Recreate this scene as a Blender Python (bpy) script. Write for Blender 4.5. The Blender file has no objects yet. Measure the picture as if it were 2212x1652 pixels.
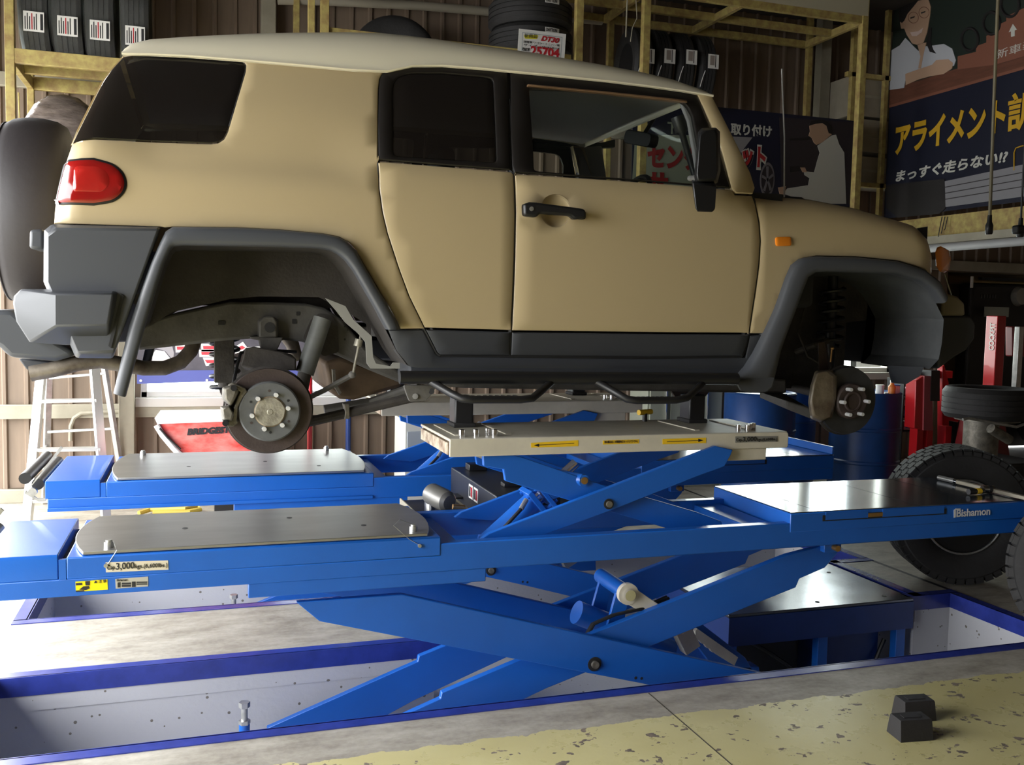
import bpy, bmesh, math, random
from mathutils import Vector, Matrix
from mathutils.geometry import delaunay_2d_cdt
random.seed(7)
SC = bpy.context.scene
COL = SC.collection
PI = math.pi

# ------------------------------------------------------------------ camera
# world: X runs along the car (towards its nose), Y away from the viewer, Z up, workshop floor at Z = 0
IMW, IMH, FPX = 2212, 1652, 2045.0
YAW, PITCH, ROLL = math.radians(18.38), math.radians(4.25), math.radians(1.24)
EYE = Vector((0, 0, 1.5))
_f = Vector((math.sin(YAW)*math.cos(PITCH), math.cos(YAW)*math.cos(PITCH), -math.sin(PITCH)))
_r0 = Vector((math.cos(YAW), -math.sin(YAW), 0)); _u0 = _r0.cross(_f)
RT = _r0*math.cos(ROLL)+_u0*math.sin(ROLL); UP = -_r0*math.sin(ROLL)+_u0*math.cos(ROLL); FW = _f
cam = bpy.data.cameras.new('camera'); camo = bpy.data.objects.new('camera', cam); COL.objects.link(camo)
cam.sensor_width = 36; cam.lens = FPX/IMW*36; cam.clip_start = .05; cam.clip_end = 200
m3 = Matrix((RT, UP, -FW)).transposed(); camo.matrix_world = Matrix.Translation(EYE) @ m3.to_4x4()
SC.camera = camo
SC.view_settings.view_transform = 'Standard'; SC.view_settings.look = 'None'
SC.view_settings.gamma = 1; SC.view_settings.use_curve_mapping = False
SC.view_settings.exposure = 0.0

# ------------------------------------------------------------------ daylight
wd = bpy.data.worlds.new('overcast_sky'); SC.world = wd; wd.use_nodes = True
bg = wd.node_tree.nodes['Background']; bg.inputs[0].default_value = (.97, .985, 1.0, 1); bg.inputs[1].default_value = 14.0
def portal(name, loc, target, sx, sy):
    # marks an opening of the building so that the sky's light is sampled through it
    l = bpy.data.lights.new(name, 'AREA'); l.shape = 'RECTANGLE'; l.size = sx; l.size_y = sy; l.cycles.is_portal = True
    o = bpy.data.objects.new(name, l); COL.objects.link(o); o.location = loc
    o.rotation_euler = (Vector(target)-Vector(loc)).to_track_quat('-Z', 'Y').to_euler(); return o
portal('entrance_daylight', (-2.62, 4.4, 1.475), (3, 4.4, 1.475), 7.0, 2.95)
portal('back_window_daylight', (5.4, 8.0, 1.35), (5.4, 0, 1.35), 2.1, 1.3)
portal('rear_window_daylight', (.30, 8.0, 1.34), (.30, 0, 1.34), 2.2, 1.15)

# ------------------------------------------------------------------ geometry helpers
def ray(x, y):
    return RT*((x-IMW/2)/FPX) + UP*(-(y-IMH/2)/FPX) + FW
def aY(x, y, Y):
    d = ray(x, y); return EYE + d*((Y-EYE.y)/d.y)
def aX(x, y, X):
    d = ray(x, y); return EYE + d*((X-EYE.x)/d.x)
def aZ(x, y, Z):
    d = ray(x, y); return EYE + d*((Z-EYE.z)/d.z)

class MB:
    def __init__(s): s.v = []; s.f = []
    def add(s, vs, fs, M=None):
        n = len(s.v)
        s.v += [tuple(M @ Vector(p)) if M else tuple(p) for p in vs]
        s.f += [tuple(i+n for i in f) for f in fs]; return s
    def box(s, x0, x1, y0, y1, z0, z1, M=None):
        vs = [(x, y, z) for z in (z0, z1) for y in (y0, y1) for x in (x0, x1)]
        return s.add(vs, [(0, 2, 3, 1), (4, 5, 7, 6), (0, 1, 5, 4), (2, 6, 7, 3), (0, 4, 6, 2), (1, 3, 7, 5)], M)
    def prism(s, poly, d0, d1, ax='y', M=None):
        # poly: (a, b) pairs in the plane perpendicular to ax
        def P(p, d):
            a, b = p[0], p[1]
            return (a, d, b) if ax == 'y' else ((a, b, d) if ax == 'z' else (d, a, b))
        n = len(poly); vs = [P(p, d0) for p in poly]+[P(p, d1) for p in poly]
        fs = [tuple(range(n)), tuple(range(2*n-1, n-1, -1))]
        fs += [(i, i+n, (i+1) % n+n, (i+1) % n) for i in range(n)]
        return s.add(vs, fs, M)
    def cyl(s, a, b, r, n=16, r2=None, caps=True):
        a = Vector(a); b = Vector(b); r2 = r if r2 is None else r2
        q = (b-a).to_track_quat('Z', 'Y').to_matrix(); vs = []
        for c, rr in ((a, r), (b, r2)):
            for i in range(n):
                t = 2*PI*i/n; vs.append(c+q @ Vector((rr*math.cos(t), rr*math.sin(t), 0)))
        fs = [(i, (i+1) % n, (i+1) % n+n, i+n) for i in range(n)]
        if caps: fs += [tuple(range(n-1, -1, -1)), tuple(range(n, 2*n))]
        return s.add(vs, fs)
    def lathe(s, prof, c=(0, 0, 0), ax=(0, 0, 1), n=32, closed=False, M=None):
        # prof: (radius, height) along the axis
        c = Vector(c); q = Vector(ax).to_track_quat('Z', 'Y').to_matrix(); vs = []; k = len(prof)
        for i in range(n):
            t = 2*PI*i/n
            for r, h in prof: vs.append(c+q @ Vector((r*math.cos(t), r*math.sin(t), h)))
        fs = []
        kk = k if closed else k-1
        for i in range(n):
            j = (i+1) % n
            for a in range(kk):
                b = (a+1) % k
                fs.append((i*k+a, j*k+a, j*k+b, i*k+b))
        if not closed:
            if prof[0][0] > 1e-5: fs.append(tuple(i*k for i in range(n-1, -1, -1)))
            if prof[-1][0] > 1e-5: fs.append(tuple(i*k+k-1 for i in range(n)))
        return s.add(vs, fs, M)
    def tube(s, pts, r, n=10, caps=True, closed=False):
        pts = [Vector(p) for p in pts]; m = len(pts); vs = []
        rr = r if isinstance(r, (list, tuple)) else [r]*m
        up = None
        for i, p in enumerate(pts):
            if closed: t = pts[(i+1) % m]-pts[i-1]
            else: t = pts[min(i+1, m-1)]-pts[max(i-1, 0)]
            t.normalize()
            if up is None:
                up = Vector((0, 0, 1)) if abs(t.z) < .9 else Vector((1, 0, 0))
            x = up.cross(t)
            if x.length < 1e-6: x = Vector((1, 0, 0)).cross(t)
            x.normalize(); y = t.cross(x); up = y
            for k in range(n):
                a = 2*PI*k/n; vs.append(p+x*(rr[i]*math.cos(a))+y*(rr[i]*math.sin(a)))
        fs = []
        for i in range(m if closed else m-1):
            j = (i+1) % m
            fs += [(i*n+k, i*n+(k+1) % n, j*n+(k+1) % n, j*n+k) for k in range(n)]
        if caps and not closed: fs += [tuple(range(n-1, -1, -1)), tuple(range((m-1)*n, m*n))]
        return s.add(vs, fs)
    def ball(s, c, rx, ry=None, rz=None, n=16, M=None):
        ry = ry or rx; rz = rz or rx; vs = []; h = n//2
        for i in range(h+1):
            a = PI*i/h
            for k in range(n):
                b = 2*PI*k/n; vs.append((c[0]+rx*math.sin(a)*math.cos(b), c[1]+ry*math.sin(a)*math.sin(b), c[2]+rz*math.cos(a)))
        fs = [(i*n+k, (i+1)*n+k, (i+1)*n+(k+1) % n, i*n+(k+1) % n) for i in range(h) for k in range(n)]
        return s.add(vs, fs, M)
    def grid(s, rows):
        m = len(rows); n = len(rows[0]); vs = [p for r in rows for p in r]
        return s.add(vs, [(i*n+j, i*n+j+1, (i+1)*n+j+1, (i+1)*n+j) for i in range(m-1) for j in range(n-1)])
    def mesh(s, name, ang=35):
        me = bpy.data.meshes.new(name); me.from_pydata(s.v, [], s.f); me.validate()
        bm = bmesh.new(); bm.from_mesh(me); bmesh.ops.remove_doubles(bm, verts=bm.verts, dist=1e-5)
        bmesh.ops.recalc_face_normals(bm, faces=bm.faces); bm.to_mesh(me); bm.free()
        for p in me.polygons: p.use_smooth = True
        me.set_sharp_from_angle(angle=math.radians(ang)); return me
    def build(s, name, m, parent=None, bevel=0, ang=35, solid=0):
        return link(name, s.mesh(name, ang), m, parent, bevel, solid)

def link(name, me, m, parent=None, bevel=0, solid=0):
    o = bpy.data.objects.new(name, me); COL.objects.link(o); o.parent = parent
    if m is not None and not me.materials: me.materials.append(m)
    if solid:
        md = o.modifiers.new('thick', 'SOLIDIFY'); md.thickness = solid; md.offset = 0
    if bevel:
        md = o.modifiers.new('bevel', 'BEVEL'); md.width = bevel; md.segments = 2; md.limit_method = 'ANGLE'; md.angle_limit = math.radians(38)
        md.harden_normals = False
    return o
def thing(name, label, cat, loc=(0, 0, 0), group=None, rot=(0, 0, 0)):
    o = bpy.data.objects.new(name, None); COL.objects.link(o); o.empty_display_size = .1
    o.location = loc; o.rotation_euler = rot; o['label'] = label; o['category'] = cat
    if group: o['group'] = group
    return o
WORLD = []
def wthing(*a, **k):
    # a thing whose parts are written in world coordinates
    o = thing(*a, **k); WORLD.append(o); return o
def tag(o, label, cat, group=None, kind=None):
    if label: o['label'] = label
    if cat: o['category'] = cat
    if group: o['group'] = group
    if kind: o['kind'] = kind
    return o
def struct(o, label=None):
    o['kind'] = 'structure'
    if label: o['label'] = label
    return o
def keep(o, parent):
    # parent without moving (things whose parts are written in world coordinates)
    o.parent = parent; o.matrix_parent_inverse = Matrix.Translation(parent.location).inverted(); return o
def here(t):
    # all parts of t were written in world coordinates: cancel the empty's own offset
    inv = (Matrix.Translation(t.location) @ t.rotation_euler.to_matrix().to_4x4()).inverted()
    for c in COL.objects:
        if c.parent == t: c.matrix_parent_inverse = inv
def copy_tree(o, parent=None):
    c = o.copy(); COL.objects.link(c)
    if parent: c.parent = parent
    for ch in [x for x in COL.objects if x.parent == o]: copy_tree(ch, c)
    return c

# ------------------------------------------------------------------ materials
def mat(name, col, rough=.5, metal=0, var=0, vscale=6, bump=0, bscale=40, spec=.5, coat=0, col2=None, emit=None, es=1, trans=0, alpha=1, stretch=None):
    m = bpy.data.materials.new(name); m.use_nodes = True; nt = m.node_tree; b = nt.nodes['Principled BSDF']
    b.inputs['Base Color'].default_value = (*col, 1); b.inputs['Roughness'].default_value = rough; b.inputs['Metallic'].default_value = metal
    b.inputs['Specular IOR Level'].default_value = spec; b.inputs['Coat Weight'].default_value = coat; b.inputs['Coat Roughness'].default_value = .05
    b.inputs['Transmission Weight'].default_value = trans; b.inputs['Alpha'].default_value = alpha
    if emit: b.inputs['Emission Color'].default_value = (*emit, 1); b.inputs['Emission Strength'].default_value = es
    if var or bump:
        tc = nt.nodes.new('ShaderNodeTexCoord'); src = tc.outputs['Object']
        if stretch:
            mp = nt.nodes.new('ShaderNodeMapping'); mp.inputs['Scale'].default_value = stretch; nt.links.new(src, mp.inputs['Vector']); src = mp.outputs[0]
    if var:
        nz = nt.nodes.new('ShaderNodeTexNoise'); nz.inputs['Scale'].default_value = vscale; nz.inputs['Detail'].default_value = 6; nz.inputs['Roughness'].default_value = .6
        nt.links.new(src, nz.inputs['Vector'])
        rp = nt.nodes.new('ShaderNodeValToRGB'); c2 = col2 or tuple(max(0, c*(1-var)) for c in col)
        rp.color_ramp.elements[0].position = .35; rp.color_ramp.elements[1].position = .65
        rp.color_ramp.elements[0].color = (*c2, 1); rp.color_ramp.elements[1].color = (*col, 1)
        nt.links.new(nz.outputs['Fac'], rp.inputs['Fac']); nt.links.new(rp.outputs['Color'], b.inputs['Base Color'])
    if bump:
        n2 = nt.nodes.new('ShaderNodeTexNoise'); n2.inputs['Scale'].default_value = bscale; n2.inputs['Detail'].default_value = 4
        nt.links.new(src, n2.inputs['Vector'])
        bp = nt.nodes.new('ShaderNodeBump'); bp.inputs['Strength'].default_value = bump; bp.inputs['Distance'].default_value = .01
        nt.links.new(n2.outputs['Fac'], bp.inputs['Height']); nt.links.new(bp.outputs['Normal'], b.inputs['Normal'])
    return m
def glassmat(name, tint, see, rough=.02):
    m = bpy.data.materials.new(name); m.use_nodes = True; nt = m.node_tree; nt.nodes.clear()
    o = nt.nodes.new('ShaderNodeOutputMaterial'); mx = nt.nodes.new('ShaderNodeMixShader'); tr = nt.nodes.new('ShaderNodeBsdfTransparent')
    p = nt.nodes.new('ShaderNodeBsdfPrincipled'); p.inputs['Base Color'].default_value = (*tint, 1); p.inputs['Roughness'].default_value = rough
    tr.inputs[0].default_value = (.93, .97, .94, 1); mx.inputs[0].default_value = 1-see
    nt.links.new(tr.outputs[0], mx.inputs[1]); nt.links.new(p.outputs[0], mx.inputs[2]); nt.links.new(mx.outputs[0], o.inputs[0]); return m
M = {}
M['sand'] = mat('sand_car_paint', (.485, .385, .222), .34, coat=.35, spec=.5)
M['roofwhite'] = mat('cream_roof_paint', (.82, .76, .58), .32, coat=.3)
M['cladding'] = mat('charcoal_moulded_plastic', (.040, .043, .050), .52, bump=.08, bscale=500)
M['flare'] = mat('grey_flare_plastic', (.070, .074, .082), .40, bump=.05, bscale=500)
M['black'] = mat('satin_black', (.012, .012, .013), .42)
M['blackfilm'] = mat('black_window_frame', (.013, .011, .010), .38)
M['rubber'] = mat('tyre_rubber', (.022, .021, .021), .72, bump=.2, bscale=60, var=.3, vscale=9)
M['underbody'] = mat('dusty_underbody', (.060, .052, .045), .78, var=.45, vscale=12, bump=.2, bscale=60)
M['liner'] = mat('wheel_liner', (.050, .043, .038), .75, var=.4, vscale=5, bump=.2, bscale=90)
M['chassis'] = mat('dusty_chassis_steel', (.115, .108, .098), .7, var=.4, vscale=9, bump=.12, bscale=70)
M['rust'] = mat('brown_rust', (.066, .045, .038), .65, var=.35, vscale=14, bump=.1, bscale=120)
M['castiron'] = mat('cast_hub_metal', (.26, .24, .20), .55, metal=.6, var=.5, vscale=22, bump=.2, bscale=80)
M['rotorgrey'] = mat('rotor_hat_grey', (.155, .16, .16), .6, metal=.4, var=.2, vscale=20)
M['hub'] = mat('dull_hub_metal', (.44, .41, .33), .5, metal=.5, var=.4, vscale=30, bump=.2, bscale=90)
M['stud'] = mat('bright_stud', (.85, .85, .84), .3, metal=.35)
M['chrome'] = mat('chrome', (.85, .85, .86), .12, metal=1)
M['pipe'] = mat('exhaust_steel', (.30, .26, .21), .5, metal=.5, var=.55, vscale=10, col2=(.12, .095, .075))
M['liftblue'] = mat('lift_blue_paint', (.010, .115, .50), .36, coat=.15, var=.10, vscale=3, bump=.03, bscale=200)
M['frameblue'] = mat('pit_frame_blue', (.030, .048, .29), .24, var=.25, vscale=10)
M['steel'] = mat('worn_steel_plate', (.46, .46, .44), .30, metal=.85, var=.16, vscale=3, bump=.01, bscale=90, stretch=(1, 3, 1))
M['cream'] = mat('cream_lift_paint', (.60, .555, .45), .42, var=.12, vscale=10)
M['conc'] = None
M['tank'] = mat('fuel_tank_brown', (.16, .105, .060), .7, var=.4, vscale=8)
M['redlens'] = mat('red_lamp_lens', (.26, .008, .007), .10, coat=.6)
M['darkred'] = mat('dark_red_lens', (.12, .004, .004), .10, coat=.6)
M['amber'] = mat('amber_lens', (.80, .24, .015), .12, coat=.5)
M['glass'] = glassmat('clear_glass', (.02, .025, .022), .86)
M['privacy'] = glassmat('privacy_glass', (.010, .008, .007), .06)
M['fartint'] = glassmat('tinted_glass', (.006, .006, .006), .5)
M['headliner'] = mat('grey_headliner', (.45, .44, .44), .95)
M['trimgrey'] = mat('grey_pillar_trim', (.22, .21, .22), .8)
M['interior'] = mat('dark_interior_trim', (.022, .022, .024), .75)
M['white'] = mat('white_print', (.75, .74, .70), .6)
M['ink'] = mat('black_print', (.015, .015, .016), .6)
M['yellowlabel'] = mat('yellow_label', (.80, .50, .015), .5)
M['red'] = mat('red_paint', (.45, .008, .012), .35, coat=.3)
M['galv'] = mat('zinc_plated', (.55, .55, .53), .38, metal=.8, var=.25, vscale=25)
M['brass'] = mat('brass_fitting', (.55, .33, .13), .35, metal=.9)
# ------------------------------------------------------------------ floor, pits, walls
def floormat():
    m = bpy.data.materials.new('workshop_floor'); m.use_nodes = True; nt = m.node_tree; N = nt.nodes; L = nt.links; b = N['Principled BSDF']
    tc = N.new('ShaderNodeTexCoord'); sp = N.new('ShaderNodeSeparateXYZ'); L.new(tc.outputs['Object'], sp.inputs[0])
    def noise(sc, det=6, rough=.6, st=None):
        n = N.new('ShaderNodeTexNoise'); n.inputs['Scale'].default_value = sc; n.inputs['Detail'].default_value = det; n.inputs['Roughness'].default_value = rough
        if st:
            mp = N.new('ShaderNodeMapping'); mp.inputs['Scale'].default_value = st; L.new(tc.outputs['Object'], mp.inputs[0]); L.new(mp.outputs[0], n.inputs['Vector'])
        else: L.new(tc.outputs['Object'], n.inputs['Vector'])
        return n.outputs['Fac']
    def mth(op, a, c=None):
        n = N.new('ShaderNodeMath'); n.operation = op
        for i, v in enumerate((a, c)):
            if v is None: continue
            if isinstance(v, (int, float)): n.inputs[i].default_value = v
            else: L.new(v, n.inputs[i])
        return n.outputs[0]
    def ramp(f, stops):
        r = N.new('ShaderNodeValToRGB'); r.color_ramp.elements[0].position = stops[0][0]; r.color_ramp.elements[0].color = (*stops[0][1], 1)
        r.color_ramp.elements[1].position = stops[-1][0]; r.color_ramp.elements[1].color = (*stops[-1][1], 1)
        for p, c in stops[1:-1]: e = r.color_ramp.elements.new(p); e.color = (*c, 1)
        L.new(f, r.inputs[0]); return r.outputs[0]
    def mix(f, a, c):
        n = N.new('ShaderNodeMix'); n.data_type = 'RGBA'; L.new(f, n.inputs[0]); L.new(a, n.inputs[6]); L.new(c, n.inputs[7]); return n.outputs[2]
    conc = ramp(noise(4, 8, .68, (1, 2.4, 1)), [(.32, (.225, .197, .150)), (.5, (.37, .335, .268)), (.68, (.50, .465, .385))])
    conc2 = ramp(noise(38, 4), [(.35, (.16, .145, .115)), (.62, (.40, .37, .31))])
    conc = mix(mth('MULTIPLY', noise(2.5), .45), conc, conc2)
    # yellow paint in the aisle, worn through in flakes
    paint = ramp(noise(1.6, 4), [(.35, (.53, .465, .205)), (.65, (.61, .55, .27))])
    edge = mth('ADD', sp.outputs[1], mth('MULTIPLY', mth('SUBTRACT', noise(9, 5), .5), .10))
    inaisle = mth('LESS_THAN', edge, 3.085)
    wear = mth('ADD', mth('MULTIPLY', noise(8, 5, .55, (1, 1.25, 1)), .60), mth('MULTIPLY', noise(30, 3, .5, (1, 1.2, 1)), .40))
    worn = mth('GREATER_THAN', wear, .590)
    pm = mth('MULTIPLY', inaisle, mth('SUBTRACT', 1, worn))
    dirt = ramp(noise(30, 3), [(.4, (.13, .105, .08)), (.6, (.24, .19, .145))])
    under = mix(inaisle, conc, dirt)
    col = mix(pm, under, paint)
    L.new(col, b.inputs['Base Color'])
    rg = mth('ADD', mth('MULTIPLY', pm, -.22), mth('ADD', .42, mth('MULTIPLY', noise(12), .18)))
    L.new(rg, b.inputs['Roughness'])
    bp = N.new('ShaderNodeBump'); bp.inputs['Strength'].default_value = .25; bp.inputs['Distance'].default_value = .003
    L.new(mth('ADD', pm, mth('MULTIPLY', noise(60), .6)), bp.inputs['Height']); L.new(bp.outputs[0], b.inputs['Normal'])
    return m
M['floor'] = floormat(); M['joint'] = mat('dirty_joint', (.06, .05, .035), .9)
def pitmat():
    m = mat('painted_pit_concrete', (.50, .50, .51), .75, bump=.15, bscale=50); nt = m.node_tree; N = nt.nodes; L = nt.links; b = N['Principled BSDF']
    tc = N.new('ShaderNodeTexCoord'); v = N.new('ShaderNodeTexVoronoi'); v.inputs['Scale'].default_value = 20; v.inputs['Randomness'].default_value = 1
    L.new(tc.outputs['Object'], v.inputs['Vector'])
    n = N.new('ShaderNodeTexNoise'); n.inputs['Scale'].default_value = 9; L.new(tc.outputs['Object'], n.inputs['Vector'])
    q = N.new('ShaderNodeMath'); q.operation = 'MULTIPLY'; L.new(n.outputs['Fac'], q.inputs[0]); q.inputs[1].default_value = .32
    lt = N.new('ShaderNodeMath'); lt.operation = 'LESS_THAN'; L.new(v.outputs['Distance'], lt.inputs[0])
    s = N.new('ShaderNodeMath'); s.operation = 'SUBTRACT'; L.new(q.outputs[0], s.inputs[0]); s.inputs[1].default_value = .055; L.new(s.outputs[0], lt.inputs[1])
    mx = N.new('ShaderNodeMix'); mx.data_type = 'RGBA'; L.new(lt.outputs[0], mx.inputs[0]); mx.inputs[6].default_value = (.50, .50, .52, 1); mx.inputs[7].default_value = (.17, .15, .13, 1)
    L.new(mx.outputs[2], b.inputs['Base Color']); return m
M['pit'] = pitmat()
M['wallbrown'] = mat('brown_corrugated_sheet', (.215, .158, .112), .62, var=.18, vscale=3, stretch=(4, 4, .6))
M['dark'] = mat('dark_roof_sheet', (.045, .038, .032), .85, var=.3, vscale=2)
M['beam'] = mat('grey_green_steelwork', (.34, .31, .235), .6, var=.2, vscale=5)
M['rack'] = mat('yellow_green_rack_paint', (.47, .385, .125), .55, var=.45, vscale=16, col2=(.30, .20, .075))
M['alu'] = mat('brushed_aluminium', (.70, .70, .68), .35, metal=.75)
M['winframe'] = mat('aluminium_window_frame', (.62, .60, .55), .45, metal=.3)

PX0, PX1 = -.775, 3.95
NP0, NP1, FP0, FP1 = 3.36, 4.11, 4.86, 5.78
MX0, MX1 = 1.02, 3.71
FX0, FX1, FY0, FY1 = -2.6, 9.5, -3.8, 7.95
fl = MB()
for a in ((FX0, FX1, FY0, NP0), (FX0, PX0, NP0, FP1), (PX1, FX1, NP0, FP1), (FX0, FX1, FP1, FY1), (PX0, MX0, NP1, FP0), (MX1, PX1, NP1, FP0)):
    fl.box(a[0], a[1], a[2], a[3], -.12, 0)
floor = struct(fl.build('floor', M['floor']), 'worn yellow painted and bare concrete workshop floor with lift pits')
# expansion joint cut and drain groove in the floor: narrow dark strips set flush
struct(MB().box(1.695, 1.700, -3.0, 3.30, -.01, .0006).build('floor_joint', M['joint'], floor))
struct(MB().box(3.985, 4.012, 3.4, 7.6, -.01, .0008).build('floor_groove', M['ink'], floor))
PD = -.52
def pitwalls(name, x0, x1, y0, y1, gaps):
    w = MB(); t = .10
    w.box(x0-t, x1+t, y0-t, y1+t, PD-.08, PD)
    def ywall(y, s, g):
        xs = [x0-t, x1+t] if not g else [x0-t, g[0], g[1], x1+t]
        for i in range(0, len(xs), 2): w.box(xs[i], xs[i+1], min(y, y+s*t), max(y, y+s*t), PD, -.12)
    ywall(y0, -1, gaps[0]); ywall(y1, 1, gaps[1])
    w.box(x0-t, x0, y0, y1, PD, -.12); w.box(x1, x1+t, y0, y1, PD, -.12)
    return struct(w.build(name, M['pit']), 'light grey painted concrete pit under the lift')
pit1 = pitwalls('wall_pit', PX0, PX1, NP0, NP1, (None, (MX0, MX1)))
pit2 = pitwalls('wall_pit', PX0, PX1, FP0, FP1, ((MX0, MX1), None))
w = MB(); w.box(MX0, MX1, NP1+.1, FP0-.1, PD-.08, PD); w.box(MX0-.1, MX0, NP1+.1, FP0-.1, PD, -.12); w.box(MX1, MX1+.1, NP1+.1, FP0-.1, PD, -.12)
struct(w.build('wall_pit', M['pit']), 'light grey cross trench joining the two lift pits')
# upper edge of the pit walls (the slab's own cut edge, painted like the pits)
w = MB(); e = .004
for (x0, x1, y0, y1) in ((PX0, MX0, NP1-e, NP1), (MX1, PX1, NP1-e, NP1), (PX0, MX0, FP0, FP0+e), (MX1, PX1, FP0, FP0+e), (PX0, PX1, FP1-e, FP1), (PX0, PX1, NP0, NP0+e), (PX0, PX0+e, NP0, NP1), (PX0, PX0+e, FP0, FP1), (PX1-e, PX1, NP0, NP1), (PX1-e, PX1, FP0, FP1), (MX0, MX0+e, NP1, FP0), (MX1-e, MX1, NP1, FP0)):
    w.box(x0, x1, y0, y1, -.14, -.002)
struct(w.build('wall_pit_rim', M['pit'], floor))
# blue steel angle round each pit: flat flange on the floor and upright flange inside
def angle_frame(name, segs, lab):
    root = bpy.data.objects.new(name, None); COL.objects.link(root); struct(root, lab)
    for (ax, a0, a1, c, s) in segs:
        # ax 'x': runs along x at y=c, pit lies on side s (+1: pit at larger y)
        for part in (0, 1):
            b = MB()
            d0, d1 = (c-s*.055, c+s*.004) if part == 0 else (c-s*.002, c+s*.008)
            z0, z1 = (-.004, .004) if part == 0 else (-.075, .004)
            lo, hi = min(d0, d1), max(d0, d1)
            if ax == 'x': b.box(a0, a1, lo, hi, z0, z1)
            else: b.box(lo, hi, a0, a1, z0, z1)
            b.build('top_flange' if part == 0 else 'inner_flange', M['frameblue'], root)
    return root
angle_frame('trim_1', [('x', PX0-.055, PX1+.055, NP0, 1), ('y', NP0, NP1, PX0, 1), ('x', PX0-.055, MX0+.055, NP1, -1), ('x', MX1-.055, PX1+.055, NP1, -1), ('y', NP0, NP1, PX1, -1)], 'blue steel angle edging the pit under the forward lift platform')
angle_frame('trim_2', [('x', PX0-.055, MX0, FP0, 1), ('y', FP0, FP1, PX0, 1), ('x', PX0-.055, PX1+.055, FP1, -1), ('x', MX1, PX1+.055, FP0, 1), ('y', FP0, FP1, PX1, -1), ('y', NP1, FP0, MX0, 1), ('y', NP1, FP0, MX1, -1)], 'blue steel angle edging the pit under the rearward lift platform')

# back wall: brown ribbed sheet, strip by strip, round two window openings
WY = 7.85; CEIL = 4.3; WX0, WX1, DX1 = -1.42, 7.18, 9.4
W1 = (aY(305, 840, 7.85).x, aY(800, 860, 7.85).x, .78, 1.9)         # x0, x1, z0, z1
W2 = (4.30, 6.60, .98, 2.0)
DH = 2.02
pitch = .150
def strip_mesh(z0, z1):
    b = MB(); p = [(0, .0), (.030, .0), (.040, -.022), (.062, -.022), (.072, 0), (.150, 0)]
    b.grid([[(x, y, z) for x, y in p] for z in (z0, z1)]); me = b.mesh('siding_strip', 20); me.materials.append(M['wallbrown']); return me
wall = struct(MB().box(WX0, W1[0], WY+.03, WY+.06, 0, CEIL).box(W1[1], W2[0], WY+.03, WY+.06, 0, CEIL).box(W2[1], WX1, WY+.03, WY+.06, 0, CEIL)
              .box(W1[0], W1[1], WY+.03, WY+.06, 0, W1[2]).box(W1[0], W1[1], WY+.03, WY+.06, W1[3], CEIL).box(W2[0], W2[1], WY+.03, WY+.06, 0, W2[2]).box(W2[0], W2[1], WY+.03, WY+.06, W2[3], CEIL)
              .box(WX1, DX1, WY+.03, WY+.06, DH, CEIL).build('wall_back', M['wallbrown']), 'brown ribbed sheet metal back wall')
cache = {}
x = WX0
while x < DX1-.01:
    rngs = [(0.10, CEIL)] if x < WX1-.01 else [(DH, CEIL)]
    for w_ in (W1, W2):
        if x+pitch > w_[0]+.01 and x < w_[1]-.01: rngs = [(.10, w_[2]), (w_[3], CEIL)]
    for rg in rngs:
        if rg not in cache: cache[rg] = strip_mesh(*rg)
        o = link('siding_strip', cache[rg], None, wall); o.location = (x, WY, 0)
    x += pitch
# girts and posts on the inside of the wall
for i, (z0, z1) in enumerate(((.0, .10), (.63, .735), (2.02, 2.12), (3.05, 3.15))):
    segs = [(WX0, DX1)] if z0 > 1 else ([(WX0, WX1)] if i == 0 else [(WX0, 4.2)])
    for a, b_ in segs:
        struct(MB().box(a, b_, WY-.075, WY-.025, z0, z1).build('beam_girt', M['beam'], bevel=.004), 'pale steel girt running along the back wall')
pillar_lab = ['grey green steel post behind the stepladder', 'grey green steel post beside the tyre rack', 'steel post behind the end of the tyre rack']
for i, x0 in enumerate((aY(258, 900, WY-.1).x, aY(563, 40, WY-.1).x, aY(1760, 200, WY-.1).x)):
    struct(MB().box(x0, x0+.11, WY-.18, WY-.08, 0, CEIL).build('pillar_steel', M['beam'], bevel=.004), pillar_lab[i])

def window(name, w, n, lab, sillz=.0):
    r = bpy.data.objects.new(name, None); COL.objects.link(r); struct(r, lab)
    x0, x1, z0, z1 = w; y0, y1 = WY-.03, WY+.06; t = .045
    f = MB(); f.box(x0, x1, y0, y1, z0, z0+t); f.box(x0, x1, y0, y1, z1-t, z1); f.box(x0, x0+t, y0, y1, z0, z1); f.box(x1-t, x1, y0, y1, z0, z1)
    f.build('window_frame', M['winframe'], r, bevel=.003)
    for i in range(1, n):
        xm = x0+(x1-x0)*i/n; MB().box(xm-.025, xm+.025, y0+.01, y1-.01, z0+t, z1-t).build('mullion', M['winframe'], r)
    for i in range(n):
        a = x0+(x1-x0)*i/n; b_ = x0+(x1-x0)*(i+1)/n
        MB().box(a+.03, b_-.03, WY+.02, WY+.026, z0+t, z1-t).build('pane', M['winpane'], r)
    MB().box(x0-.04, x1+.04, WY-.09, WY-.02, z0-.07, z0).build('window_sill', M['winframe'], r, bevel=.004)
    return r
M['winpane'] = glassmat('window_pane', (.5, .5, .5), .9)
window('window_1', W1, 2, 'bright aluminium window in the brown wall above the red cover')
window('window_2', W2, 2, 'wide bright aluminium window hidden behind the car bonnet')

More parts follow.
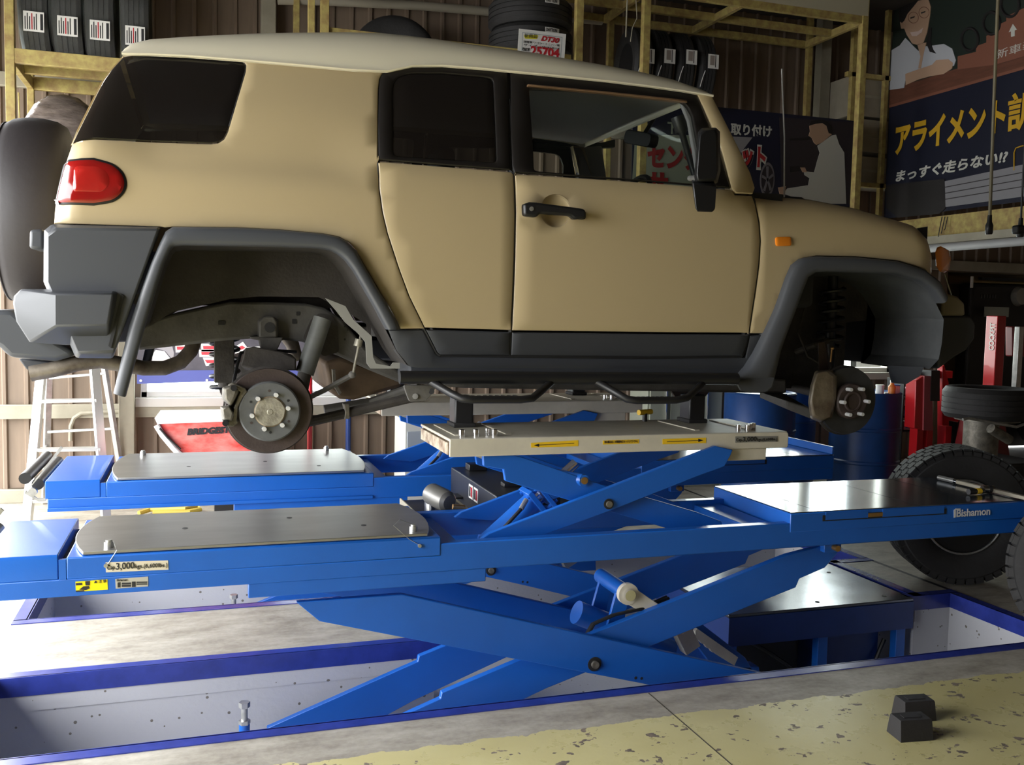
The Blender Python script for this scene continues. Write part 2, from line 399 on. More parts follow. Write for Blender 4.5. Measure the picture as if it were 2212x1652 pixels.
# remaining shell: roof, right wall, front wall with yard doors, entrance side
struct(MB().box(FX0, FX1, FY0, FY1, CEIL, CEIL+.1).build('ceiling', M['dark']), 'dark sheet roof of the workshop')
rw = MB(); RX = 9.4
rw.box(RX, RX+.1, FY0, 7.95, 0, CEIL)
struct(rw.build('wall_right', M['wallbrown']), 'brown wall at the bonnet end of the workshop')
fw = MB(); fw.box(FX0, FX1, FY0-.1, FY0, 0, CEIL)
struct(fw.build('wall_front', M['wallbrown']), 'brown wall behind the viewer')
lw = MB(); lw.box(FX0, FX0+.1, FY0, .9, 0, CEIL); lw.box(FX0, FX0+.1, .9, 7.9, 2.95, CEIL)
struct(lw.build('wall_left', M['wallbrown']), 'open entrance side of the workshop')
# concrete apron and yard outside
struct(MB().box(-14, FX0, -6, 14, -.15, -.03).build('ground_apron', mat('pale_yard_concrete', (.45, .44, .41), .8, var=.2, vscale=2)), 'pale concrete yard outside the entrance')
# annex behind the side door where another car stands
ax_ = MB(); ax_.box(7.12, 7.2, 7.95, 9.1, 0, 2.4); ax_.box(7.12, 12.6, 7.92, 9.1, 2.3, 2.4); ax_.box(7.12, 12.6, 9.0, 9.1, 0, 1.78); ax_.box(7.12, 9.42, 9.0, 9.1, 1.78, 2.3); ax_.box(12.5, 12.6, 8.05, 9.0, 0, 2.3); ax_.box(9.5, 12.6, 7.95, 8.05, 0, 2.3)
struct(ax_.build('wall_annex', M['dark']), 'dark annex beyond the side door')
struct(MB().box(-14, 20, FY1, 16, -.15, -.03).build('ground_yard', bpy.data.materials['pale_yard_concrete']), 'pale concrete yard behind the workshop')
# ------------------------------------------------------------------ the car
CY = 4.62
def interp(t, x):
    if x <= t[0][0]: return t[0][1]
    for (a, b), (c, d) in zip(t, t[1:]):
        if x <= c: return b+(d-b)*(x-a)/(c-a)
    return t[-1][1]
WT = [(1.0, .880), (1.30, .888), (1.42, .900), (1.70, .908), (1.92, .902), (2.03, .890), (2.08, .880), (2.14, .866), (2.42, .790), (2.50, .766), (2.65, .72)]
def Wz(z): return interp(WT, z)
def S(x, y):
    # point of the photographed flank -> (X, Z) on the body side
    Y = 3.74
    for _ in range(5):
        p = aY(x, y, Y); Y = CY-Wz(p.z)
    return (p.x, p.z)
def SS(pts): return [S(*p) for p in pts]
def SY(pts, Y): return [(lambda q: (q.x, q.z))(aY(x, y, Y)) for x, y in pts]
def dens(poly, step=.05):
    out = []
    for a, b in zip(poly, poly[1:]+poly[:1]):
        n = max(1, int(math.dist(a, b)/step))
        out += [(a[0]+(b[0]-a[0])*i/n, a[1]+(b[1]-a[1])*i/n) for i in range(n)]
    return out
def inpoly(p, poly):
    c = False; x, y = p; j = len(poly)-1
    for i in range(len(poly)):
        xi, yi = poly[i]; xj, yj = poly[j]
        if (yi > y) != (yj > y) and x < (xj-xi)*(y-yi)/(yj-yi)+xi: c = not c
        j = i
    return c
def area2(poly): return sum(a[0]*b[1]-b[0]*a[1] for a, b in zip(poly, poly[1:]+poly[:1]))
def inset(poly, d):
    if area2(poly) < 0: d = -d
    n = len(poly); out = []
    for i in range(n):
        a, b, c = Vector(poly[i-1]), Vector(poly[i]), Vector(poly[(i+1) % n])
        e1 = (b-a).normalized(); e2 = (c-b).normalized(); n1 = Vector((-e1.y, e1.x)); n2 = Vector((-e2.y, e2.x))
        m = n1+n2
        if m.length < 1e-4: m = n1
        m.normalize(); k = min(2.0, 1/max(.3, m.dot(n1))); out.append(tuple(b+m*(d*k)))
    return out
def roundpoly(poly, r, n=3):
    out = []; N = len(poly)
    rr = r if isinstance(r, (list, tuple)) else [r]*N
    for i in range(N):
        a, b, c = Vector(poly[i-1]), Vector(poly[i]), Vector(poly[(i+1) % N]); q = rr[i]
        if q <= 0: out.append(tuple(b)); continue
        la, lc = min(q, (a-b).length*.45), min(q, (c-b).length*.45)
        p0 = b+(a-b).normalized()*la; p2 = b+(c-b).normalized()*lc
        for k in range(n+1):
            t = k/n; out.append(tuple(p0*(1-t)**2+b*2*t*(1-t)+p2*t*t))
    return out
def triangulate(poly, holes, step):
    pts = [Vector(p) for p in poly]; edges = [(i, (i+1) % len(poly)) for i in range(len(poly))]
    for h in holes:
        n = len(pts); pts += [Vector(p) for p in h]; edges += [(n+i, n+(i+1) % len(h)) for i in range(len(h))]
    xs = [p[0] for p in poly]; ys = [p[1] for p in poly]
    x = min(xs)+step/2
    while x < max(xs):
        y = min(ys)+step/2
        while y < max(ys):
            q = (x, y)
            if inpoly(q, poly) and not any(inpoly(q, h) for h in holes):
                if min((Vector(q)-p).length for p in pts[:len(poly)+sum(len(h) for h in holes)]) > step*.45: pts.append(Vector(q))
            y += step
        x += step
    v, e, f, *_ = delaunay_2d_cdt([Vector((p[0], p[1])) for p in pts], edges, [], 0, 1e-6)
    out = []
    for t in f:
        c = (sum(v[i][0] for i in t)/3, sum(v[i][1] for i in t)/3)
        if inpoly(c, poly) and not any(inpoly(c, h) for h in holes): out.append(tuple(t))
    return [tuple(p) for p in v], out
def panel(name, poly, m, parent, holes=(), Yf=None, depth=.022, ins=.005, step=.06, mirror=True, sub=None, dn=.06, off=0.):
    """a body panel: outline in (X, Z), bent onto the flank, with rolled edges and a return flange"""
    Yf = Yf or (lambda X, Z: CY-Wz(Z))
    if area2(poly) < 0: poly = poly[::-1]
    poly = dens(poly, dn); holes = [dens(h if area2(h) > 0 else h[::-1], dn) for h in holes]
    pin = inset(poly, ins); hin = [inset(h, -ins) for h in holes]
    v, f = triangulate(pin, hin, step)
    b = MB(); b.add([(x, Yf(x, z)+off, z) for x, z in v], f)
    def rim(outer, inner):
        n = len(outer); A = [(x, Yf(x, z)+off, z) for x, z in inner]; B = [(x, Yf(x, z)+off+ins*.8, z) for x, z in outer]; C = [(x, Yf(x, z)+off+depth, z) for x, z in outer]
        q = [(i, (i+1) % n, (i+1) % n+n, i+n) for i in range(n)]
        b.add(A+B, q); b.add(B+C, q)
    rim(poly, pin)
    for h, hi in zip(holes, hin): rim(h, hi)
    res = []
    for side in ((0, 1) if mirror else (0,)):
        if side:
            mb = MB(); mb.v = [(x, 2*CY-y, z) for x, y, z in b.v]; mb.f = [tuple(reversed(t)) for t in b.f]
        else: mb = b
        o = mb.build(name, m, parent if side == 0 or sub is None else sub, ang=40); res.append(o)
    return res if mirror else res[0]

car = wthing('car', 'sand coloured boxy off-road car with cream roof and no wheels, raised on the lift', 'car', (1.6, CY, 1.15))
# --- outlines (flank)
gut = [(263, 113.6), (322, 115), (407, 119), (536, 129), (678, 142), (740, 147), (822, 154)]
arch_top = [(817, 190), (820, 168), (829, 154), (849, 145), (890, 140), (954, 139.5), (1039, 146), (1175, 159), (1310, 173), (1440, 189), (1504, 200)]
gap_r = [(817, 346), (818, 407), (825, 457), (836, 504), (859, 575), (883, 640), (917, 709)]
gap_r2 = [(927, 728), (944, 762), (952, 768)]
gap_b = [(1105, 369.5), (1111, 376), (1114, 460), (1112, 562), (1108, 663), (1105, 716)]
gap_f = [(1628, 423), (1633, 440), (1641, 480), (1644, 520), (1641, 570), (1633, 630), (1619.5, 720)]
fl_out = [(866, 710), (859, 694), (836, 653), (788, 572), (770, 540), (752, 522), (734, 511), (700, 504), (600, 495), (508, 490.5), (373, 489), (355, 491)]
ffl_out = [(1660, 721), (1684, 667), (1707, 599), (1719, 572), (1737, 558), (1766, 553), (1855, 555), (1943, 563.6), (2002, 581), (2034, 606)]
# rear silhouette of the body: X as a function of Z
sil = SS([(263, 113.6), (237, 142), (217, 169.5), (190, 224), (163, 278), (150, 305), (135, 352), (113, 432), (110, 480)])
silt = sorted([(z, x) for x, z in sil])
def Xr(z): return interp(silt, z)
RC = .075
def Yq(X, Z):
    t = (X-Xr(Z))/RC; y = CY-Wz(Z)
    if t < 1: t = max(t, 0); y += RC*(1-math.sqrt(max(0, 1-(1-t)**2)))
    sm_ = lambda a, b, v: (lambda q: q*q*(3-2*q))(min(1, max(0, (v-a)/(b-a))))
    # pressed shoulder under the side window, fading out towards the door
    y += .024*sm_(1.985, 2.035, Z)*(1-sm_(2.06, 2.30, Z))*sm_(-.34, -.12, X)*(1-sm_(.45, .80, X))
    return y
quarter = SS(gut + arch_top[:3][::-1] + [(816, 260)] + gap_r + fl_out + [(349, 489), (110, 481)]) + [(Xr(z)+.0005, z) for z in (1.90, 1.95, 2.02, 2.08, 2.12, 2.2, 2.28, 2.36)]
qwin = roundpoly(SS([(263, 117), (339, 118.5), (536, 130.5), (483, 308), (203, 299), (156, 301), (165, 278), (192, 224), (219, 171), (240, 142)]), [0, 0, .045, .045, 0, 0, 0, 0, 0, 0])
qp = panel('quarter_panel', quarter, M['sand'], car, [inset(qwin, -.004)], Yq, step=.04, dn=.035)
gq = panel('quarter_window', inset(qwin, .001), M['privacy'], car, (), Yq, depth=.006, ins=.003, step=.04, dn=.035, off=.002)
# rear access door and front door: lower skin, sill cladding, black upper frame, glass
belt = [(817, 346.5), (960, 358), (1105, 369.5)]
belt2 = [(1111, 374), (1276, 384), (1440, 396), (1581, 408)]
clad_t = [(917, 709.5), (1105, 715)]
clad_t2 = [(1105, 715.5), (1440, 719.5), (1620, 720.5)]
gaph = .0045
def doorpanel(name, pts, m, par, **k): return panel(name, inset(dens(SS(pts), .05) if area2(SS(pts)) > 0 else dens(SS(pts)[::-1], .05), gaph), m, par, **k)
rd = doorpanel('rear_door', belt+gap_b[1:]+clad_t[::-1]+gap_r[::-1][1:], M['sand'], car)
CUP = aY(1201, 456, CY-Wz(1.93)); CR = .066
cup = [(CUP.x+CR*math.cos(2*PI*i/28), CUP.z+CR*math.sin(2*PI*i/28)) for i in range(28)]
fd = doorpanel('front_door', belt2+[(1589, 419.5), (1626, 421)]+gap_f[1:]+clad_t2[::-1]+gap_b[::-1][1:-1], M['sand'], car, holes=[cup])
for pts in (gap_r+gap_r2, [(1098, 153), (1102, 305)]+gap_b+[(1103, 768)], gap_f+[(1614, 747), (1605, 770)], [(952, 768), (1103, 769), (1400, 772), (1605, 770)]):
    MB().tube([(x, CY-Wz(z)+.016, z) for x, z in dens(SS(pts)+[SS(pts)[-1]], .06)[:-1]], .010, 6).build('door_gap_shade', M['ink'], car)  # black tubes behind the door gaps stand in for their shade
rc_ = doorpanel('door_cladding', clad_t+[(1103, 768.5), (952, 768)]+gap_r2[::-1][1:], M['cladding'], rd[0], sub=rd[1])
fc_ = doorpanel('door_cladding', clad_t2+[(1614, 747), (1605, 770), (1400, 772), (1103, 769)], M['cladding'], fd[0], sub=fd[1])
rwin = roundpoly(SS([(849, 338), (848, 180), (862, 163), (890, 158), (954, 158), (1045, 166), (1066, 170), (1074, 352)]), [.02, .03, .03, 0, 0, 0, .02, .02])
rfr = panel('window_frame', inset(dens(SS(arch_top[:7]+[(1075, 150), (1098, 152), (1100, 203), (1102, 305), (1104.5, 369)]+belt[::-1][1:]+[(815.5, 271)]), .05)[::-1], .003), M['blackfilm'], rd[0], [rwin], sub=rd[1])
rgl = panel('window_glass', inset(rwin, .001), M['privacy'], rd[0], depth=.006, ins=.002, off=.006, sub=rd[1])
fwin = roundpoly(SS([(1143, 193), (1300, 198), (1479, 219), (1497, 250), (1512, 330), (1522, 401), (1400, 390), (1154, 369), (1151, 302)]), [.01, 0, .05, 0, 0, .02, 0, .015, 0])
ffr = panel('window_frame', inset(dens(SS([(1102, 152)]+arch_top[7:]+[(1513, 220), (1530, 262), (1556, 330), (1579, 404)]+belt2[::-1]+[(1106, 359), (1103, 290)]), .05), .003), M['blackfilm'], fd[0], [fwin], sub=fd[1])
fgl = panel('window_glass', inset(fwin, .001), M['glass'], fd[0], depth=.005, ins=.002, off=.010, sub=fd[1])
for o_ in (rgl[1], gq[1]): o_.data.materials[0] = M['fartint']
# visor strip over the front window
vs = SS([(1138, 184), (1300, 199), (1478, 218)]); vs2 = SS([(1138, 188), (1300, 203), (1480, 223)])
panel('window_visor', vs+vs2[::-1], mat('visor_reflection_tint', (.22, .13, .07), .3), fd[0], depth=.03, ins=.002, off=-.022, mirror=False)  # orange-brown tint stands for the reflection line along the visor
# front wing with rolled upper edge; A pillar
hood_sil = SS([(1636, 412), (1657, 416), (1694, 421), (1767, 427), (1859, 445), (1914, 460), (1987, 482), (2017, 503), (2031, 521)])
ht = sorted(hood_sil)
def Ztop(X): return interp(ht, X)
XF = S(2034, 560)[0]
def Yw(X, Z):
    y = CY-Wz(Z); r = .09
    t = (Ztop(X)-Z)/r
    if t < 1: t = max(t, 0); y += r*.9*(1-math.sqrt(max(0, 1-(1-t)**2)))
    t = (XF+.012-X)/.16
    if t < 1: t = max(0, t); y += .11*(1-math.sqrt(max(0, 1-(1-t)**2)))
    return y
wing = [(x, z-.001) for x, z in hood_sil] + SS([(2036, 545), (2040, 580), (2036, 604)]) + SS(ffl_out[::-1]) + SS([(1623, 721)]) + SS(gap_f[::-1])
wing = inset(dens(wing[::-1] if area2(wing) < 0 else wing, .04), .003)
wg = panel('front_wing', wing, M['sand'], car, (), Yw, step=.04, dn=.04)
ap = SS([(1504, 200), (1536, 204), (1562, 253), (1593, 314), (1621, 373), (1631, 406), (1626, 420), (1589, 418.5), (1580, 407), (1556, 314), (1529, 253)])
app = panel('windscreen_pillar', inset(ap[::-1], .002), M['sand'], car, off=-.004, depth=.06, dn=.05)
# sill cladding behind the rear flare, rocker and floor edge
panel('sill_end_cladding', inset(SS([(866, 711), (915, 710.5), (942, 763), (951, 770), (1100, 772), (1400, 775), (1612, 772), (1622, 724), (1657, 722), (1622, 800), (1600, 806), (1400, 802), (900, 797), (880, 790), (856, 758), (838, 711)][::-1]), .002), M['cladding'], car, off=.004, depth=.06)
rk = MB(); a = S(885, 790); b = S(1612, 800)
rk.prism([(3.735, 1.265), (3.725, 1.235), (3.76, 1.21), (3.90, 1.20), (3.98, 1.22), (3.98, 1.33), (3.80, 1.33)], a[0], b[0], ax='x')
rk.build('rocker_sill', M['cladding'], car, bevel=.008)
mb = MB(); mb.v = [(x, 2*CY-y, z) for x, y, z in rk.v]; mb.f = rk.f; mb.build('rocker_sill', M['cladding'], car, bevel=.008)
# --- roof: stations along X, cross-section solved from gutter height and crown height
stn = [(263, 113.6, 112), (268, 114, 105), (282, 114.5, 94), (322, 115, 85), (407, 119, 79), (536, 129, 73), (640, 138, 70.5), (760, 149, 69.5), (835, 152, 71.5), (890, 140, 76.5), (954, 139.5, 84), (1039, 146, 96), (1175, 159, 114), (1310, 173, 138), (1400, 184, 155.5), (1470, 194, 172), (1510, 201, 187), (1528, 204, 195), (1538, 206, 205)]
tpl = [(0, 0), (.006, .10), (.018, .30), (.05, .55), (.10, .75), (.18, .90), (.30, .97), (.50, 1.0), (1.0, 1.05)]
def pix(p):
    d = Vector(p)-EYE; c = d.dot(FW); return (IMW/2+FPX*d.dot(RT)/c, IMH/2-FPX*d.dot(UP)/c)
rows = []; crown = []
for px_, yg, yt in stn:
    X, z = S(px_, yg); w_ = Wz(z)+.006; yt = min(yt, yg-1.5)
    def sec(H): return [(X, CY-w_*(1-a), z+H*b_) for a, b_ in tpl]
    lo, hi = .001, .5
    for _ in range(40):
        H = (lo+hi)/2
        if min(pix(p)[1] for p in sec(H)) > yt: lo = H
        else: hi = H
    crown.append((X, z, H, w_)); s_ = sec(H)
    rows.append(s_+[(X, 2*CY-y, zz) for X_, y, zz in s_[::-1][1:]])
rb = MB(); rb.grid(rows)
rb.grid([[ (x, y, z-.012) for x, y, z in r][0:2] for r in rows]); rb.grid([[(x, y, z-.012) for x, y, z in r][-2:] for r in rows])
for r in (rows[0], rows[-1]):
    rb.add(r, [tuple(range(len(r)))])
rb.build('roof', M['roofwhite'], car, ang=50)
# gutter lip
lip = [Vector((X, CY-w_-.004, z-.004)) for X, z, H, w_ in crown]
MB().tube(lip, .006, 6).build('roof_gutter', M['roofwhite'], car)
MB().tube([Vector((p.x, 2*CY-p.y, p.z)) for p in lip], .006, 6).build('roof_gutter', M['roofwhite'], car)
# headliner under the roof
hl = [[(X, CY-w_*.90*(1-2*k/8), z+.012+H*.28*math.sin(PI*k/8)) for k in range(9)] for X, z, H, w_ in crown[2:-1]]
MB().grid(hl).build('headliner', M['headliner'], car)
# --- bonnet, cowl, windscreen, tailgate, nose
hb = []
for X, z in ht:
    y0 = Yw(X, z-.002)
    n = 8; hb.append([(X, y0+(2*CY-2*y0)*k/n, z-.002+.035*math.sin(PI*k/n)) for k in range(n+1)])
MB().grid(hb).build('bonnet', M['sand'], car, ang=50)
ax0 = S(1536, 204); ax1 = S(1631, 408)
ws = []
for k in range(9):
    t = k/8; X = ax0[0]+(ax1[0]-ax0[0])*t; z = ax0[1]+(ax1[1]-ax0[1])*t; w_ = Wz(z)-.02
    ws.append([(X+.10*math.sin(PI*j/10), CY-w_+2*w_*j/10, z) for j in range(11)])
MB().grid(ws).build('windscreen', M['glass'], car)
MB().box(ax1[0]-.02, ax1[0]+.16, CY-.86, CY+.86, ax1[1]-.06, ax1[1]-.012).build('cowl_panel', M['black'], car)
tg = []
for z in [1.36+i*(2.40-1.36)/14 for i in range(15)]:
    zz = max(z, 1.86); y0 = CY-Wz(zz)+RC
    tg.append([(Xr(zz)+.0, y0+(2*CY-2*y0)*j/10, z) for j in range(11)])
MB().grid(tg).build('tailgate', M['sand'], car)
nz = []
for z in [1.55+i*.052 for i in range(9)]:
    nz.append([(XF+.02+.10*math.sin(PI*j/10), CY-.78+1.56*j/10, z) for j in range(11)])
MB().grid(nz).build('front_grille', M['black'], car)
# floor pan keeps daylight out; engine bay block added to hide the bright window
MB().box(.86, 2.40, 3.80, 5.44, 1.36, 1.40).box(-.36, .86, 4.2, 5.04, 1.50, 1.54).box(2.40, 3.30, 4.27, 4.97, 1.13, 1.50).build('floor_pan_bay_block', M['underbody'], car)
# cabin: dash, seats, pillars, mirror, steering wheel
d0 = aY(1500, 398, 4.0).x
MB().prism([(3.80, 1.55), (3.80, 2.02), (3.90, 2.075), (5.34, 2.075), (5.44, 2.02), (5.44, 1.55)], d0-.06, d0+.55, ax='x').build('dashboard', M['interior'], car, bevel=.03)
for sy in (-1, 1):
    yc = CY+sy*.40
    sb = MB(); sb.box(.98, 1.14, yc-.25, yc+.25, 1.55, 2.02); sb.box(1.0, 1.55, yc-.25, yc+.25, 1.45, 1.60)
    sb.build('front_seat', M['interior'], car, bevel=.04)
    hd = MB(); hd.box(1.0, 1.08, yc-.13, yc+.13, 2.06, 2.22); hd.build('headrest', M['interior'], car, bevel=.03)
sw = aY(1378, 378, 4.22)-Vector((0, 0, .07))
MB().tube([sw+Vector((.06*math.sin(t)-.04, .18*math.cos(t), .14*math.sin(t)-.08)) for t in [2*PI*i/24 for i in range(24)]], .014, 8, closed=True).build('steering_wheel', M['black'], car)
rm = aY(1385, 300, CY-.05)
mm = MB(); mm.prism(roundpoly([(-.10, -.036), (.10, -.036), (.10, .036), (-.10, .036)], .03), -.03, .03, ax='x', M=Matrix.Translation(rm) @ Matrix.Rotation(.35, 4, 'Z') @ Matrix.Rotation(.25, 4, 'X'))
mm.cyl(rm+Vector((.02, 0, .03)), rm+Vector((.10, 0, .16)), .012, 8); mm.build('rear_view_mirror', M['black'], car, bevel=.006)
# far side pillar trims, seen through the open window
def farpanel(name, pts, m, Y, t=.05):
    return MB().prism(SY(pts, Y), Y, Y+t).build(name, m, car, bevel=.008)
fy = 2*CY-3.86
farpanel('pillar_trim', [(1238, 318), (1300, 312), (1312, 392), (1248, 386), (1252, 345)], M['trimgrey'], fy)
farpanel('cant_rail_trim', [(1150, 270), (1232, 300), (1300, 308), (1330, 300), (1330, 318), (1150, 322)], M['interior'], fy)
farpanel('pillar_trim', [(1470, 222), (1484, 224), (1500, 252), (1515, 330), (1524, 398), (1508, 398), (1498, 330), (1486, 262)], M['trimgrey'], 3.86, .02)
gh = [aY(1463, 252, 3.90), aY(1473, 285, 3.895), aY(1474, 290, 3.89), aY(1500, 378, 3.885)]
MB().tube(gh, [.030, .030, .015, .013], 12).build('grab_handle', M['black'], car)
# ------------------------------------------------------------------ car: plastics, lamps, underbody
def hull(pts, M_=None):
    bm = bmesh.new()
    for p in pts: bm.verts.new(p)
    bmesh.ops.convex_hull(bm, input=bm.verts)
    bmesh.ops.delete(bm, geom=[v for v in bm.verts if not v.link_faces], context='VERTS')
    bm.verts.index_update(); vs = [tuple(v.co) for v in bm.verts]; fs = [tuple(v.index for v in f.verts) for f in bm.faces]; bm.free()
    return MB().add(vs, fs)
def P3(x, y, Y): return tuple(aY(x, y, Y))
def prismpx(pts, Y0, Y1, rnd=0):
    poly = SY(pts, Y0)
    if rnd: poly = roundpoly(poly, rnd)
    return MB().prism(poly, Y0, Y1)
def mirrored(b, name, m, parent, **k):
    mb = MB(); mb.v = [(x, 2*CY-y, z) for x, y, z in b.v]; mb.f = [tuple(reversed(f)) for f in b.f]; return mb.build(name, m, parent, **k)

FY = 3.672
def flare(pairs, name, m):
    rows = []
    for (ox, oy), (ix, iy) in pairs:
        o = Vector(SY([(ox, oy)], FY)[0]); i = Vector(SY([(ix, iy)], FY)[0])
        L = lambda t, Y: (o.x+(i.x-o.x)*t, Y, o.y+(i.y-o.y)*t)
        rows.append([L(0, FY+.075), L(0, FY+.020), L(.10, FY+.006), L(.30, FY), L(.72, FY-.004), L(.93, FY+.001), L(1, FY+.012), L(1.0, FY+.06)])
    # refine along the arch
    fine = []
    for a, b in zip(rows, rows[1:]):
        for k in range(2): fine.append([tuple(Vector(p)*(1-k/2)+Vector(q)*(k/2)) for p, q in zip(a, b)])
    fine.append(rows[-1])
    b = MB().grid(fine)
    for r in (fine[0], fine[-1]): b.add(r, [tuple(range(len(r)))])
    o = b.build(name, m, car, ang=50); mirrored(b, name, m, car, ang=50); return [r[-1] for r in rows]
rp = [((244, 850), (270, 858)), ((278, 704), (312, 706)), ((305, 623), (337, 623)), ((325, 568), (353, 571)), ((346, 521), (367, 539)), ((357, 499), (375, 531)), ((373, 489), (395, 528.5)), ((508, 490.5), (508, 530)), ((600, 495), (600, 531.5)), ((700, 504), (690, 535)), ((734, 511), (716, 539)), ((752, 522), (732, 547)), ((770, 540), (748, 560)), ((788, 572), (766, 583)), ((836, 653), (812, 663)), ((859, 694), (832, 701)), ((866, 712), (838, 712))]
fp = [((1590, 834), (1671, 838)), ((1600, 815), (1677, 815)), ((1622, 795), (1683, 790)), ((1640, 765), (1690, 758)), ((1660, 721), (1702, 724)), ((1684, 667), (1720, 676)), ((1707, 599), (1740, 622)), ((1719, 572), (1750, 598)), ((1737, 558), (1766, 588)), ((1766, 553), (1790, 586)), ((1855, 555), (1855, 587)), ((1943, 563.6), (1935, 590)), ((2002, 581), (1990, 604)), ((2034, 606), (2022, 628)), ((2051, 640), (2040, 655))]
rin = flare(rp, 'rear_wheel_flare', M['flare']); fin = flare(fp, 'front_wheel_flare', M['flare'])
# front mudflap end of the flare
hull([P3(1588, 826, 3.66), P3(1598, 843, 3.66), P3(1620, 849, 3.66), P3(1658, 846, 3.66), P3(1670, 836, 3.66), P3(1676, 815, 3.668), P3(1620, 812, 3.68), P3(1598, 840, 3.74), P3(1658, 843, 3.72)]).build('mudflap', M['flare'], car, bevel=.006)
# wheel houses
def house(edge, Yin, name, m, wallpts, wm):
    rows = [[(p[0], p[1]-.005, p[2]), (p[0], p[1]+.12, p[2]+.004), (p[0], Yin, p[2])] for p in edge]
    b = MB().grid(rows); b.build(name, m, car); mirrored(b, name, m, car)
    if wallpts:
        w = MB().prism(wallpts, Yin, Yin+.012); w.build('inner_wheel_panel', wm, car); mirrored(w, 'inner_wheel_panel', wm, car)
ex = [P3(856, 758, 3.74), P3(879, 789, 3.74)]
arch = [(p[0], p[2]) for p in rin[1:]]
house(rin[1:]+ex, 4.05, 'wheelhouse_liner', M['liner'], arch+SY([(800, 772), (792, 700), (742, 668), (690, 642), (560, 640), (497, 646), (372, 674), (330, 700)], 4.05), M['liner'])
prismpx([(703, 644), (746, 661), (763, 690), (803, 726), (806, 772), (812, 785), (844, 791), (850, 783), (879, 783), (879, 796), (801, 796), (793, 785), (790, 739), (774, 720), (746, 696), (725, 669)], 3.93, 3.945).build('wheelhouse_seam', mat('primer_grey_seam', (.27, .265, .24), .7), car)
fedge = fin[3:]+[P3(2037, 690, FY+.06), P3(2033, 740, FY+.06), P3(2026, 776, FY+.06), P3(2006, 797, FY+.06)]
M['linergrey'] = mat('grey_wheel_liner', (.095, .10, .105), .6, var=.45, vscale=3, bump=.2, bscale=25)
house(fedge[6:], 4.22, 'wheelhouse_liner', M['linergrey'], None, None)
house(fedge[:7], 4.22, 'wheelhouse_liner', M['underbody'], [(p[0], p[2]) for p in fedge]+SY([(1960, 797), (1900, 740), (1880, 690), (1800, 700), (1735, 760)], 4.22), M['underbody'])
hull([P3(1917, 789, 3.9), P3(1996, 793, 3.74), P3(1987, 812, 3.78), P3(1957, 830, 3.86), P3(1925, 826, 4.0), P3(1990, 800, 4.3), P3(1950, 828, 4.3)]).build('splash_shield', M['cladding'], car)
# rear bumper: corner skin, projecting block, centre bar, tab
ub = hull([P3(*p, 3.676) for p in ((122, 492), (344, 494), (334, 512), (247, 762), (170, 764), (104, 612), (104, 505))]+[P3(*p, 3.72) for p in ((95, 498), (112, 484), (349, 490), (338, 512), (244, 774), (163, 773), (94, 608))]+[P3(100, 500, 3.9), P3(98, 606, 3.9), P3(345, 492, 3.80), P3(244, 772, 3.8), P3(165, 770, 3.9)])
ub.build('rear_bumper', M['flare'], car, bevel=.008, ang=30); mirrored(ub, 'rear_bumper', M['flare'], car, bevel=.008)
bl = hull([P3(*p, 3.632) for p in ((122, 634), (246, 633), (234, 702), (122, 704))]+[P3(*p, 3.715) for p in ((142, 743), (232, 745))]+[P3(116, 700, 3.65)]+[P3(*p, 3.72) for p in ((30, 640), (46, 624), (252, 624), (262, 634), (236, 746), (140, 745), (64, 739), (35, 694), (28, 655))]+[P3(*p, 3.9) for p in ((36, 632), (38, 694), (66, 736))])
bl.build('bumper_block', M['flare'], car, bevel=.014, ang=30); mirrored(bl, 'bumper_block', M['flare'], car, bevel=.014)
prismpx([(262, 634), (268, 640), (240, 752), (234, 747)], 3.668, 3.70).build('bumper_block_seam', M['ink'], car)
cbp = SY([(-30, 668), (27, 670), (60, 700), (120, 735), (165, 762), (150, 772), (119, 781), (20, 772), (0, 752), (-30, 735)], 3.9)
MB().prism(cbp, 3.9, 2*CY-3.9).build('centre_bumper', M['flare'], car, bevel=.02)
prismpx([(64, 496), (94, 494), (94, 539), (63, 537)], 3.78, 3.98).build('bumper_tab', M['flare'], car, bevel=.01)
prismpx([(40, 775), (112, 781), (112, 800), (58, 799)], 4.05, 4.25).build('tow_bracket', M['cladding'], car, bevel=.005)
# tail lamp
tl = roundpoly(SS([(141, 342), (203, 341), (244, 352), (268, 372), (276, 397), (268, 420), (247, 437), (203, 444), (119, 441), (112, 434), (131, 349)]), [.01, 0, .02, .02, .02, .02, .02, 0, .01, .01, .01])
lb = panel('tail_lamp', tl, M['black'], car, (), Yq, off=-.006, depth=.02, step=.03, dn=.03)
panel('lamp_lens', inset(tl if area2(tl) > 0 else tl[::-1], .008), M['redlens'], lb[0], (), Yq, off=-.014, depth=.012, ins=.008, step=.025, dn=.025, sub=lb[1])
M['innerred'] = mat('inner_red_lens', (.36, .016, .012), .12, coat=.6)
tl2 = roundpoly(SS([(160, 356), (215, 358), (238, 375), (240, 400), (225, 418), (155, 416)]), .02)
panel('lamp_ring', tl2, M['innerred'], lb[0], (), Yq, off=-.0155, depth=.004, ins=.006, step=.03, dn=.03, sub=lb[1])
